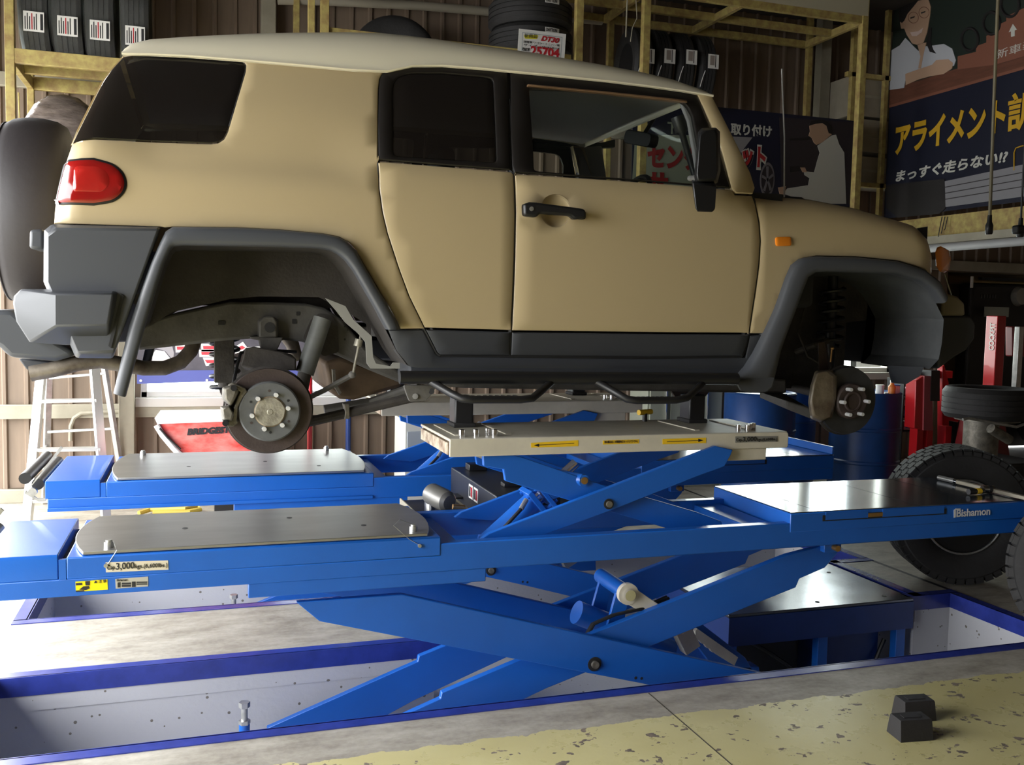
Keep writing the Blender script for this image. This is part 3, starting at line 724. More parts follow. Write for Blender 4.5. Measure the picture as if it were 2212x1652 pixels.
# side marker, front lamp
sm = roundpoly(SS([(1674, 512), (1707, 511.5), (1708, 531), (1675, 532)]), .012)
panel('side_marker', sm, M['amber'], car, (), Yw, off=-.010, depth=.012, ins=.004)
fl2 = hull([P3(*p, 3.80) for p in ((2020, 545), (2024, 534), (2034, 531), (2036, 580), (2030, 588), (2022, 575))]+[P3(*p, 3.86) for p in ((2050, 540), (2055, 560), (2050, 584), (2038, 590), (2030, 532))]+[P3(*p, 4.0) for p in ((2024, 540), (2052, 545), (2050, 580))])
fl2.build('turn_signal', M['amber'], car, bevel=.01); mirrored(fl2, 'turn_signal', M['amber'], car, bevel=.01)
for k in range(5):
    a = aY(1962+9*k, 592+5*k, 4.0); MB().box(a.x-.006, a.x+.006, 3.98, 4.06, a.z-.055, a.z+.01, Matrix.Translation(a) @ Matrix.Rotation(.5, 4, 'Y') @ Matrix.Translation(-a)).build('liner_louvre', M['chassis'], car)
# front bumper across the nose
bp1 = SY([(2038, 632), (2070, 640), (2085, 655), (2086, 682), (2036, 682)], 3.80)
MB().prism(bp1, 3.80, 2*CY-3.80).build('bumper_upper', mat('olive_bumper_skin', (.20, .165, .10), .45), car, bevel=.012)
bp2 = SY([(2034, 682), (2098, 682), (2108, 700), (2106, 732), (2088, 757), (2062, 772), (2028, 798), (2030, 760), (2036, 720)], 3.84)
MB().prism(bp2, 3.84, 2*CY-3.84).build('front_bumper', M['cladding'], car, bevel=.012)
MB().tube([P3(2040, 592, 3.9), P3(2066, 672, 3.95)], .004, 6).build('bumper_stay', M['galv'], car)
# door handles with their finger cups
def handle(par):
    c = aY(1201, 456, CY-Wz(1.93)); Y0 = CY-Wz(c.z); r = .066
    rows = []
    for k in range(9):
        t = k/8; rr = (CR+.004)*math.cos(t*PI/2); rows.append([(CUP.x+rr*math.cos(a), Y0+.004+.030*math.sin(t*PI/2), CUP.z+rr*math.sin(a)) for a in [2*PI*i/28 for i in range(29)]])
    MB().grid(rows).build('handle_cup', M['sand'], par); mirrored(MB().grid(rows), 'handle_cup', M['sand'], fd[1])
    poly = roundpoly(SY([(1131, 439), (1157, 437), (1250, 449), (1265, 452), (1266, 471), (1240, 474), (1233, 466), (1166, 461), (1160, 469), (1132, 466)], 3.66), .012)
    MB().prism(poly, Y0-.062, Y0-.022).box(c.x-.135, c.x-.085, Y0-.03, Y0+.005, c.z-.012, c.z+.028).box(c.x+.09, c.x+.125, Y0-.03, Y0+.005, c.z-.03, c.z+.005).build('door_handle', M['black'], par, bevel=.009)
    q = aY(1148, 451, Y0-.062)
    MB().cyl(q, q+Vector((0, -.004, 0)), .009, 14).build('key_lock', M['galv'], par)
handle(fd[0])
# door mirror
mu = hull([P3(*p, 3.53) for p in ((1512, 290), (1520, 282), (1546, 280), (1550, 290), (1551, 365), (1545, 390), (1508, 392), (1505, 380))]+[P3(*p, 3.60) for p in ((1507, 284), (1515, 276), (1547, 275), (1556, 284), (1557, 370), (1550, 397), (1502, 398), (1499, 382))])
mu.build('mirror_housing', M['black'], car, bevel=.012)
ml = hull([P3(*p, 3.53) for p in ((1496, 392), (1548, 398), (1545, 452), (1539, 459), (1507, 458), (1502, 450))]+[P3(*p, 3.68) for p in ((1493, 388), (1540, 396), (1538, 440), (1505, 440))])
ml.build('mirror_foot', M['black'], car, bevel=.01)
MB().cyl(P3(1490, 385, 3.70), P3(1510, 385, 3.60), .012, 10).build('mirror_pivot', M['galv'], car)
# aerial on the wing
q = aY(1694, 436, 3.86)
MB().cyl(q+Vector((0, 0, -.02)), q+Vector((0, 0, .02)), .022, 12, r2=.012).build('aerial_base', M['black'], car)
MB().tube([q, q+Vector((.0, .02, .30)), q+Vector((-.01, .05, .62))], .0035, 6).build('aerial', M['galv'], car)

# spare wheel under its cover on the tailgate
sc_ = Vector((-.655, CY, 1.884)); R = .405; hw = .135
prof = [(0, -hw), (.20, -hw), (.33, -hw*.98), (.375, -hw*.86), (.395, -hw*.6), (R, -hw*.2), (R, hw*.2), (.395, hw*.6), (.375, hw*.86), (.33, hw*.98), (.15, hw), (0, hw)]
M['cover'] = mat('spare_wheel_cover', (.024, .020, .021), .62, bump=.1, bscale=30)
spw = MB().lathe(prof, sc_, (-1, 0, 0), 56).build('spare_wheel', M['cover'], car, ang=50)
MB().tube([sc_+Vector((-hw*.86, .376*math.cos(t), .376*math.sin(t))) for t in [2*PI*i/56 for i in range(56)]], .005, 6, closed=True).build('cover_seam', M['cover'], spw)

# --- chassis
rail = SY([(296, 712), (340, 688), (372, 678), (430, 665), (497, 651), (578, 652), (660, 655), (700, 664), (741, 690), (790, 752), (860, 800), (1000, 812), (1700, 818)], 4.09)+SY([(1700, 850), (1000, 838), (863, 826), (795, 798), (714, 760), (654, 738), (559, 730), (464, 738), (296, 757)], 4.09)
rl = MB().prism(rail, 4.09, 4.18); rl.build('frame_rail', M['chassis'], car, bevel=.012); mirrored(rl, 'frame_rail', M['chassis'], car, bevel=.012)
for (x, y, w_, h_) in ((479, 697, 16, 9), (644, 677, 8, 9), (636, 694, 10, 11), (836, 706, 4, 4), (745, 705, 4, 4), (751, 712, 4, 4), (745, 733, 4, 5)):
    prismpx([(x-w_/2, y-h_/2), (x+w_/2, y-h_/2), (x+w_/2, y+h_/2), (x-w_/2, y+h_/2)], 4.087, 4.09, .004).build('rail_hole', M['ink'], car)
bs = hull([P3(x, y, 4.03) for x, y in ((560, 695), (572, 683), (590, 683), (598, 695), (598, 728), (560, 728))]+[P3(x, y, 4.10) for x, y in ((556, 690), (602, 690), (602, 730), (556, 730))])
bs.build('bump_stop_bracket', M['chassis'], car, bevel=.006)
MB().cyl(aY(583, 707, 4.034), aY(583, 707, 4.028), .022, 18).build('bracket_hole', M['ink'], car)
prismpx([(540, 726), (612, 729), (608, 736), (598, 758), (565, 756), (560, 735), (542, 732)], 4.04, 4.12).build('bump_stop_plate', M['chassis'], car, bevel=.004)
# shock absorber in its pocket
prismpx([(655, 730), (672, 690), (690, 676), (715, 680), (730, 705), (732, 760), (700, 770)], 4.076, 4.088, .01).build('shock_pocket', M['underbody'], car)
MB().cyl(P3(697, 688, 4.02), P3(658, 806, 4.0), .038, 20).build('shock_absorber', mat('shock_grey', (.15, .155, .145), .55, var=.3, vscale=8), car)
MB().cyl(P3(658, 806, 4.0), P3(650, 850, 3.99), .028, 14).build('shock_body', M['underbody'], car)
# coil spring and spring tower
sx = aY(487, 780, 4.12)
MB().cyl((sx.x, 4.14, 1.43), (sx.x, 4.14, 1.16), .030, 14).cyl((sx.x, 4.18, 1.43), (sx.x, 4.18, 1.39), .06, 18).box(sx.x-.045, sx.x+.035, 4.10, 4.18, 1.18, 1.42).build('spring_tower', M['underbody'], car, bevel=.004)
MB().tube([(sx.x+.058*math.cos(t), 4.22+.058*math.sin(t), 1.13+.28*t/(2*PI*6)) for t in [2*PI*6*i/96 for i in range(97)]], .008, 6).build('coil_spring', M['black'], car)
# rear axle, brakes
HR = aY(583, 889, 3.80); M['frontdisc'] = mat('dark_front_disc', (.085, .088, .092), .45, metal=.5, var=.3, vscale=10)
def rotor(h, ro, rh, rhub, front, par):
    x, z = h.x, h.z
    rt = MB().lathe([(rh-.004, .060), (rh-.004, .038), (ro, .036), (ro+.001, .040), (ro+.001, .058), (ro, .062), (rh-.004, .060)], (x, h.y, z), (0, 1, 0), 64).build('brake_disc', M['rust'] if not front else M['frontdisc'], par)
    MB().lathe([(ro-.002, .064), (ro+.009, .066), (ro+.009, .074), (.05, .076)], (x, h.y, z), (0, 1, 0), 64).build('dust_shield', M['underbody'], rt)
    MB().lathe([(rh, .060), (rh, .006), (rh-.006, 0), (rhub+.004, 0), (.02, .012)], (x, h.y, z), (0, 1, 0), 56).build('disc_hat', M['rotorgrey'] if not front else M['rust'], rt)
    if not front:
        MB().lathe([(rhub+.006, .002), (rhub+.004, -.004), (rhub, -.010), (.012, -.010), (.010, -.012), (0, -.012)], (x, h.y, z), (0, 1, 0), 40).build('hub_cap', M['hub'], rt)
        MB().tube([(x+(rhub+.002)*math.cos(t), h.y-.003, z+(rhub+.002)*math.sin(t)) for t in [2*PI*i/40 for i in range(40)]], .003, 6, closed=True).build('hub_ring', mat('rusty_ring', (.30, .19, .08), .7), rt)
    else:
        MB().lathe([(rhub+.012, .001), (rhub+.006, -.006), (rhub, -.006), (rhub-.004, .02), (0, .02)], (x, h.y, z), (0, 1, 0), 40).build('hub_bore', M['rust'], rt)
    for k in range(6):
        a = k*PI/3+.20 if not front else k*PI/3+.02
        p = Vector((x+.0698*math.cos(a), h.y, z+.0698*math.sin(a)))
        MB().cyl(p+Vector((0, .005, 0)), p+Vector((0, -.034 if front else -.022, 0)), .0088, 10).build('wheel_stud', M['stud'], rt)
        if not front:
            p = Vector((x+.082*math.cos(a+.35), h.y-.0015, z+.082*math.sin(a+.35)))
            MB().cyl(p, p+Vector((0, .003, 0)), .005, 10).build('hat_hole', M['rust'] if k % 2 else M['ink'], rt)
    return rt
rotor(HR, .166, .118, .055, False, car)
HF = aY(1842, 867, 3.80)
rotor(HF, .162, .086, .040, True, car)
b = MB().lathe([(.118, .03), (.118, 0), (.0, 0)], (HR.x, 2*CY-HR.y, HR.z), (0, -1, 0), 32).lathe([(.166, .06), (.166, .04), (.0, .04)], (HR.x, 2*CY-HR.y, HR.z), (0, -1, 0), 32)
b.build('brake_disc', M['rust'], car)
b = MB().lathe([(.162, .06), (.162, .04), (.0, .04)], (HF.x, 2*CY-HF.y, HF.z), (0, -1, 0), 32); b.build('brake_disc', M['rust'], car)
MB().cyl((HR.x, 3.86, HR.z), (HR.x, 2*CY-3.86, HR.z), .045, 20).ball((HR.x, CY+.1, HR.z+.01), .16, .15, .15, 20).build('rear_axle', M['underbody'], car)
MB().cyl((HF.x, 3.86, HF.z), (HF.x, 2*CY-3.86, HF.z+.1), .022, 14).ball((HF.x-.05, CY, HF.z+.14), .15, .2, .12, 16).build('front_driveshaft', M['underbody'], car)
# rear caliper
cp = hull([P3(*p, 3.775) for p in ((484, 838), (500, 832), (514, 842), (508, 860), (498, 876), (486, 862))]+[P3(*p, 3.86) for p in ((480, 836), (503, 828), (520, 842), (500, 880), (478, 862))])
cpo = cp.build('brake_caliper', M['castiron'], car, bevel=.008)
hull([P3(*p, 3.775) for p in ((480, 880), (494, 876), (504, 895), (500, 908), (484, 906))]+[P3(*p, 3.87) for p in ((475, 878), (498, 872), (512, 898), (502, 912), (479, 908))]).build('caliper_piston_housing', M['castiron'], cpo, bevel=.006)
MB().prism(SY([(492, 832), (502, 826), (530, 838), (535, 846), (524, 860), (514, 880), (512, 905), (515, 914), (504, 922), (486, 920), (480, 908), (500, 908), (505, 880), (514, 858), (520, 846), (505, 840)], 3.80), 3.80, 3.83).build('caliper_bracket', M['castiron'], cpo, bevel=.004)
for q_ in ((487, 914), (505, 838)): MB().cyl(P3(*q_, 3.768), P3(*q_, 3.80), .012, 12).build('caliper_bolt', M['black'], cpo)
# axle brackets and hoses above the rear disc
hull([P3(*p, 3.95) for p in ((520, 790), (530, 752), (548, 748), (610, 760), (640, 775), (640, 800), (560, 800))]+[P3(*p, 4.2) for p in ((525, 760), (630, 765), (640, 800), (530, 800))]).build('axle_bracket', M['underbody'], car, bevel=.006)
MB().tube([P3(503, 835, 3.9), P3(512, 790, 3.95), P3(520, 762, 4.0), P3(560, 755, 4.05), P3(640, 760, 4.1)], .007, 8).build('brake_hose', M['black'], car)
MB().tube([P3(620, 728, 4.3), P3(632, 745, 4.3), P3(640, 775, 4.32)], .030, 12).build('tail_pipe_hanger', M['pipe'], car)
# trailing links, anti-roll bar, drop link, tank
MB().tube([P3(650, 915, 3.98), P3(745, 893, 3.98), P3(905, 855, 3.98)], .021, 10).build('trailing_link', M['underbody'], car)
MB().tube([P3(700, 884, 4.25), P3(800, 868, 4.25), P3(905, 832, 4.1)], .020, 10).build('upper_link', M['chassis'], car)
prismpx([(742, 872), (755, 872), (756, 905), (744, 905), (746, 890)], 3.95, 4.0).build('link_clamp', M['castiron'], car, bevel=.004)
MB().tube([P3(660, 862, 3.96), P3(700, 843, 3.96), P3(760, 810, 3.95)], .011, 8).ball(aY(761, 809, 3.94), .016).build('anti_roll_bar', M['chassis'], car)
MB().tube([P3(763, 805, 3.93), P3(773, 755, 3.96), P3(780, 722, 3.98)], .0055, 8).cyl(P3(772, 748, 3.965), P3(776, 733, 3.965), .017, 12).build('drop_link', M['hub'], car)
tkp = [(700, 782), (735, 772), (800, 792), (872, 822), (866, 836), (765, 864), (735, 862), (712, 845)]
MB().prism(SY(tkp, 4.24), 4.24, 4.95).build('fuel_tank', M['tank'], car, bevel=.02)
prismpx([(718, 798), (724, 798), (726, 828), (738, 848), (733, 853), (720, 832)], 4.2, 4.225).build('tank_strap', M['castiron'], car)
# exhaust
MB().tube([P3(66, 807, 3.95), P3(120, 797, 3.95), P3(165, 785, 3.96), P3(215, 779, 3.98), P3(265, 787, 4.0), P3(310, 795, 4.05), P3(355, 795, 4.1), P3(390, 782, 4.13), P3(412, 758, 4.16), P3(424, 725, 4.2), P3(430, 700, 4.25)], [.030]*11, 18).build('exhaust_pipe', M['pipe'], car, ang=60)
# front suspension: lower arm, knuckle, coil-over, bagged caliper
hull([P3(*p, 3.95) for p in ((1700, 866), (1741, 876), (1754, 902), (1700, 884))]+[P3(*p, 4.12) for p in ((1640, 846), (1682, 844), (1640, 858), (1690, 872))]+[P3(*p, 3.90) for p in ((1745, 880), (1790, 905), (1770, 912))]).build('lower_arm', M['chassis'], car, bevel=.006)
hull([P3(*p, 3.93) for p in ((1768, 740), (1782, 738), (1790, 800), (1770, 810), (1800, 880), (1780, 880))]+[P3(*p, 4.0) for p in ((1766, 742), (1786, 740), (1800, 850), (1775, 850))]).build('steering_knuckle', M['rust'], car, bevel=.005)
fx = aY(1790, 700, 4.15)
MB().tube([(fx.x+.06*math.cos(t), 4.13+.06*math.sin(t), 1.36+.30*t/(2*PI*6)) for t in [2*PI*6*i/96 for i in range(97)]], .009, 6).cyl((fx.x, 4.13, 1.1), (fx.x, 4.13, 1.72), .026, 14).build('coil_over', M['black'], car)
MB().tube([P3(1720, 760, 4.1), P3(1760, 745, 4.0), P3(1790, 735, 3.98)], .016, 8).tube([P3(1745, 640, 4.1), P3(1725, 720, 4.05), P3(1745, 770, 4.0), P3(1780, 790, 3.95)], .006, 6).build('upper_arm', M['underbody'], car)
MB().cyl(P3(1797, 752, 3.9), P3(1794, 782, 3.9), .004, 8).ball(aY(1798, 752, 3.9), .009).build('brake_line_bracket', M['brass'], car)
cb = hull([P3(*p, 3.80) for p in ((1756, 830), (1764, 806), (1790, 800), (1805, 812), (1806, 860), (1797, 900), (1775, 908), (1756, 900), (1750, 870))]+[P3(*p, 3.87) for p in ((1750, 832), (1760, 800), (1798, 798), (1810, 812), (1808, 862), (1798, 905), (1772, 914), (1750, 905), (1745, 870))])
bmm = mat('dusty_plastic_bag', (.30, .255, .18), .35, var=.5, vscale=5, col2=(.10, .07, .045), bump=.6, bscale=18)
cb.build('bagged_brake_caliper', bmm, car, bevel=.012)
# side step: main tube, end bracket, two hoops with tread plates
sy0 = 3.64
MB().cyl(P3(863, 815, sy0), P3(1592, 818, sy0), .026, 16).build('side_step_tube', M['black'], car)
for pts in (((927, 822), (975, 850), (998, 861), (1020, 863), (1125, 863), (1150, 860), (1172, 842), (1192, 824)), ((1282, 820), (1330, 848), (1355, 862), (1376, 865), (1460, 864), (1484, 859), (1503, 842), (1518, 826))):
    path = [aY(x, y, sy0-.105*min(1, i/2., (7-i)/2.)) for i, (x, y) in enumerate(pts)]
    so = MB().tube(path, .0155, 12).build('step_hoop', M['black'], car, ang=60)
    a, b_ = path[3], path[4]
    MB().box(a.x-.02, b_.x+.02, a.y+.015, sy0+.01, a.z-.004, a.z+.004).build('step_tread', M['cladding'], so)
    for i in range(9):
        MB().box(a.x+(b_.x-a.x)*i/8-.006, a.x+(b_.x-a.x)*i/8+.006, a.y+.03, sy0-.02, a.z+.004, a.z+.009).build('tread_grip', M['black'], so)
prismpx([(872, 832), (900, 832), (945, 832), (930, 855), (918, 866), (885, 868), (878, 850)], 3.70, 3.72, .01).build('step_bracket', M['chassis'], car, bevel=.003)
MB().cyl(P3(897, 856, 3.695), P3(897, 856, 3.70), .012, 8).build('bracket_bolt', M['galv'], car)
MB().cyl(P3(932, 845, 3.698), P3(932, 845, 3.702), .012, 12).build('bracket_hole', M['ink'], car)
for k in (1330, 1560):
    q = aY(k, 822, 3.72); MB().box(q.x-.03, q.x+.03, 3.64, 4.1, q.z-.01, q.z+.03).build('step_outrigger', M['cladding'], car)
# ------------------------------------------------------------------ lettering
def text(s, size, m, origin, right, up, parent, name='lettering', off=0., ext=.0006, align='LEFT', wfit=None, shear=0., sx=1.0, spacing=1.0):
    """flat printed lettering: baseline starts at origin, runs along right, stands along up"""
    c = bpy.data.curves.new('lettering', 'FONT'); c.body = s; c.size = size; c.align_x = align; c.offset = off; c.extrude = ext; c.shear = shear; c.space_character = spacing
    c.resolution_u = 3
    o = bpy.data.objects.new('tmp', c); COL.objects.link(o); bpy.context.view_layer.update()
    me = bpy.data.meshes.new_from_object(o.evaluated_get(bpy.context.evaluated_depsgraph_get()))
    bpy.data.objects.remove(o); bpy.data.curves.remove(c)
    xs = [v.co.x for v in me.vertices]
    if not xs: return None
    k = sx
    if wfit: k = wfit/max(1e-6, max(xs)-min(xs))
    r = Vector(right).normalized(); u = Vector(up).normalized(); n = r.cross(u); og = Vector(origin); x0 = min(xs) if wfit and align == 'LEFT' else 0
    for v in me.vertices: v.co = og+r*((v.co.x-x0)*k)+u*v.co.y+n*(v.co.z+ext)
    me.materials.clear(); me.materials.append(m); me.name = name
    return link(name, me, None, parent)
def sheet(name, poly, m, parent, d0, d1, ax='y'):
    return MB().prism(poly, d0, d1, ax=ax).build(name, m, parent)
def px_text(s, a, b, hgt, Y, m, parent, off=0., **k):
    # lettering on an upright X-Z face from image point a (baseline start) to b (baseline end)
    A = aY(*a, Y); B = aY(*b, Y); r = (B-A); L = r.length
    return text(s, hgt, m, A+Vector((0, -.001, 0)), r, Vector((-r.z, 0, r.x)), parent, wfit=L, off=off, **k)

# ------------------------------------------------------------------ the scissor lift: two alike runways
M['decktop'] = mat('worn_blue_steel_top', (.20, .23, .29), .13, metal=.85, var=.3, vscale=5)
M['dpaint'] = M['liftblue']
armA = SY([(640, 1300), (868, 1283), (1590, 1441), (1690, 1464), (1690, 1500), (1560, 1512), (1380, 1474), (690, 1341)], 3.53)
armB = [(.30, -.42), (.27, -.27), (.915, -.045), (.92, -.021)]+SY([ (1121, 1426), (1275, 1370), (1700, 1199), (1791, 1175), (1815, 1178), (1808, 1196), (1782, 1226), (1727, 1250), (1719, 1269), (1402, 1397), (1180, 1487)], 3.57)+[(.90, -.22), (.45, -.42)]
armU1 = SY([(1036, 1163), (1053, 1150), (1440, 1001), (1540, 962), (1578, 970), (1573, 982), (1560, 1006), (1500, 1028), (1310, 1103), (1125, 1170)], 3.60)
armU2 = SY([(1040, 972), (1042, 1005), (1085, 1012), (1089, 1037), (1231, 1080), (1325, 1106), (1440, 1140), (1557, 1134), (1554, 1124), (1500, 1104), (1380, 1069), (1303, 1047), (1125, 986), (1060, 968)], 3.64)
PIV = aY(1283, 1433, 3.53); PIV2 = aY(1310, 1086, 3.60)
def rnd_plate(x0, x1, y0, y1, bul=.05, n=10):
    p = []
    for i in range(n+1):
        t = -1+2*i/n; p.append((x1-bul*t*t*1.0, y0+(y1-y0)*i/n))
    for i in range(n+1):
        t = 1-2*i/n; p.append((x0+bul*t*t*1.0, y0+(y1-y0)*(1-i/n)))
    return p
def lift(Y0, Yw_, lab, near):
    Y1 = Y0+Yw_; t = wthing('scissor_lift', lab, 'car lift', (1.6, (Y0+Y1)/2, 0), group='scissor lift runways')
    B = M['liftblue']
    # runway rails
    for ya, yb in ((Y0, Y0+.05), (Y1-.05, Y1)):
        MB().prism([(-.69, .495), (3.79, .495), (3.79, .605), (.88, .605), (.88, .557), (-.69, .557)], ya, yb).build('side_rail', B, t, bevel=.004)
        MB().box(.17, 1.07, ya+.004, yb+.01, .443, .497).build('rail_stiffener', B, t, bevel=.003)
    for xc, w_ in ((.93, .10), (2.36, .14)):
        MB().box(xc-w_/2, xc+w_/2, Y0+.05, Y1-.05, .50, .585).build('cross_member', B, t, bevel=.004)
    MB().box(-.69, .86, Y0+.05, Y1-.05, .50, .53).build('pan', B, t)
    # end cap with rear stop
    cap = MB().prism(roundpoly([(Y0, .557), (Y0, .642), (Y1, .642), (Y1, .557)], [0, .012, .012, 0]), -.70, -.456, ax='x').build('end_cap', B, t, bevel=.003)
    for k in range(2):
        MB().cyl((-.74-.055*k, Y0+.06, .62+.03*k), (-.74-.055*k, Y1-.05, .62+.03*k), .028, 18).build('stop_roller', M['black'], t)
    MB().prism([(-.70, .545), (-.73, .545), (-.79, .585), (-.785, .60), (-.735, .56), (-.70, .56)], Y0+.01, Y0+.02).prism([(-.79, .585), (-.775, .60), (-.62, .80), (-.63, .81)], Y0+.01, Y0+.02).build('stop_flap', M['galv'], t)
    MB().cyl((-.755, Y0, .592), (-.755, Y0+.03, .592), .020, 16).build('flap_pivot', M['galv'], t)
    # slide plate
    MB().box(-.43, .885, Y0-.003, Y1, .556, .632).build('slide_carrier', B, t, bevel=.005)
    MB().box(-.454, -.431, Y0-.002, Y0+.012, .556, .626).build('carrier_skirt', B, t)
    MB().box(-.456, -.431, Y0+.013, Y1-.02, .54, .60).build('carrier_gap', M['ink'], t)
    sp = MB().prism(rnd_plate(-.43, .885, Y0+.012, Y1-.005, .05), .634, .646, ax='z').build('slide_plate', M['steel'], t, bevel=.002)
    for (x, y) in (((-.30, Y0+.06), (.79, Y0+.06)) if near else ((-.30, Y1-.06), (.73, Y1-.06))):
        MB().cyl((x, y, .646), (x, y, .665), .016, 14).cyl((x, y, .665), (x, y, .672), .011, 12).build('lock_pin', M['galv'], sp)
    for (x, y) in ((-.05, Y0+.3), (.35, Y0+.4), (.62, Y0+.2)):
        MB().cyl((x, y, .646), (x, y, .6468), .011, 12).build('plate_screw', M['ink'], sp)
    # lanyards of the pins
    if not near:
        MB().box(-.69, .88, Y0-.012, Y0, .495, .513).build('lower_flange', B, t, bevel=.002)
        MB().box(3.775, 3.79, Y0, Y1, .652, .70).build('end_lip', B, t, bevel=.004)
    if near:
        MB().tube([(-.285, Y0+.05, .668), (-.27, Y0-.004, .648), (-.30, Y0-.006, .60)], .0011, 5).build('pin_wire', M['galv'], t)
        MB().tube([(.79, Y0+.05, .672), (.73, Y0+.03, .700), (.70, Y0+.0, .685), (.76, Y0-.004, .63), (.80, Y0-.006, .605)], .0011, 5).build('pin_wire', M['galv'], t)
        MB().cyl((-.305, Y0, .598), (-.305, Y0-.012, .598), .007, 10).build('wire_screw', M['galv'], t)
        MB().cyl((.80, Y0, .603), (.80, Y0-.012, .603), .007, 10).build('wire_screw', M['galv'], t)
    # front table with turnplate covers
    fy1 = Y1+.05 if near else Y1
    ft = MB().box(2.455, 3.79, Y0-.003, fy1, .564, .648).build('front_table', B, t, bevel=.004)
    jx = [2.457, 2.60, 3.15, 3.52, 3.788]
    for k in range(4):
        MB().box(jx[k]+.002, jx[k+1]-.002, Y0+.004, fy1-.004, .648, .652).build('table_plate', M['decktop'], ft)
    MB().box(2.62, 3.30, Y0-.0045, Y0+.01, .607, .634).build('table_slot', M['ink'], ft)
    MB().box(2.635, 2.86, Y0-.006, Y0+.01, .612, .646).build('slot_cover', B, ft)
    MB().box(2.94, 3.285, Y0-.006, Y0+.01, .612, .646).build('slot_cover', B, ft)
    MB().box(2.86, 2.94, Y0-.006, Y0+.01, .615, .632).build('slot_block', M['brass'], ft)
    # scissor legs, lower pair and upper pair
    for dy in (.035, Yw_-.15):
        MB().prism(armA, Y0+dy, Y0+dy+.03).build('scissor_leg', B, t, bevel=.003)
        MB().prism(armB, Y0+dy+.045, Y0+dy+.075).build('scissor_leg', B, t, bevel=.003)
        MB().prism(armU1, Y0+dy+.055, Y0+dy+.080).build('upper_leg', B, t, bevel=.003)
        MB().prism(armU2, Y0+dy+.095, Y0+dy+.120).build('upper_leg', B, t, bevel=.003)
    MB().cyl((PIV.x, Y0+.02, PIV.z), (PIV.x, Y1-.05, PIV.z), .016, 16).build('pivot_pin', M['castiron'], t)
    MB().cyl((PIV.x, Y0+.032, PIV.z), (PIV.x, Y0+.036, PIV.z), .030, 20).build('pivot_washer', M['ink'], t)
    MB().cyl((PIV2.x, Y0+.075, PIV2.z), (PIV2.x, Y1-.05, PIV2.z), .013, 16).build('pivot_pin', M['castiron'], t)
    MB().cyl((PIV2.x, Y0+.085, PIV2.z), (PIV2.x, Y0+.089, PIV2.z), .022, 20).build('pivot_washer', M['ink'], t)
    for q in ((1372, 1463), (1385, 1464)):
        p = aY(*q, 3.53); MB().cyl((p.x, Y0+.0345, p.z), (p.x, Y0+.036, p.z), .0065, 10).build('leg_hole', M['ink'], t)
    lug = aY(1822, 1180, 3.50)
    MB().box(lug.x-.07, lug.x+.02, Y0+.05, Y0+.13, lug.z-.035, lug.z+.02).build('leg_lug', B, t, bevel=.003)
    MB().cyl((lug.x-.02, Y0+.02, lug.z-.012), (lug.x-.02, Y0+.06, lug.z-.012), .014, 12).build('lug_pin', M['brass'], t)
    # lower cylinder: cross tube, brackets, links, barrel and hoses
    c = aY(1357, 1283, 3.60)
    MB().cyl((c.x, Y0+.13, c.z), (c.x, Y0+.40, c.z), .034, 22).build('cross_tube', B, t)
    MB().cyl((c.x, Y0+.105, c.z), (c.x, Y0+.13, c.z), .046, 24).build('link_eye', M['cream'], t)
    MB().cyl((c.x, Y0+.085, c.z), (c.x, Y0+.106, c.z), .024, 20).build('link_pin', M['chrome'], t)
    MB().prism([(c.x+.02, c.z+.04), (c.x+.05, c.z+.01), (c.x+.30, c.z-.16), (c.x+.27, c.z-.20), (c.x, c.z-.045)], Y0+.108, Y0+.128).build('link_arm', M['cream'], t, bevel=.002)
    for dy in (.16, .34):
        MB().prism([(c.x-.03, c.z), (c.x+.03, c.z), (c.x+.01, c.z-.14), (c.x-.075, c.z-.17)], Y0+dy, Y0+dy+.018).build('tube_bracket', B, t, bevel=.002)
    MB().cyl((c.x-.17, Y0+.27, c.z-.115), (c.x+.02, Y0+.27, c.z-.20), .052, 24).cyl((c.x+.02, Y0+.27, c.z-.20), (c.x+.30, Y0+.27, c.z-.33), .047, 24).build('lift_cylinder', B, t)
    for k in range(2):
        MB().tube([(c.x-.20, Y0+.12+.02*k, c.z-.20-.012*k), (c.x-.15, Y0+.12+.02*k, c.z-.12-.008*k), (c.x-.06, Y0+.11+.02*k, c.z-.085-.008*k), (c.x+.06, Y0+.11+.02*k, c.z-.07-.008*k), (c.x+.22, Y0+.16+.02*k, c.z-.05)], .008, 8).build('hydraulic_hose', M['black'], t)
    MB().box(2.02, 2.10, Y0+.2, Y0+.26, -.02, .2, Matrix.Translation((2.06, Y0+.23, .1)) @ Matrix.Rotation(-.5, 4, 'Y') @ Matrix.Translation((-2.06, -Y0-.23, -.1))).build('safety_ratchet', M['cream'], t, bevel=.003)
    MB().tube([(1.40+.014*math.cos(k*.9), Y0+.11+.014*math.sin(k*.9), -.05+.0028*k) for k in range(40)], .003, 5).build('return_spring', mat('dark_green_spring', (.02, .06, .05), .5) if near else bpy.data.materials['dark_green_spring'], t)
    # upper cylinder with clamp block and hose
    u0 = aY(1055, 1165, 3.85); u1 = aY(1150, 1080, 3.85); Yu = Y0+.34
    a_ = Vector((u0.x-.02, Yu, u0.z-.02)); b_ = Vector((u1.x, Yu, u1.z))
    MB().cyl(a_, b_, .048, 24).build('upper_cylinder', B, t)
    d_ = (b_-a_).normalized(); mx = Matrix.Translation(b_) @ d_.to_track_quat('Z', 'Y').to_matrix().to_4x4()
    MB().box(-.065, .065, -.065, .065, -.012, .012, mx).box(-.065, .065, -.065, .065, .04, .06, mx).build('cylinder_flange', B, t, bevel=.003)
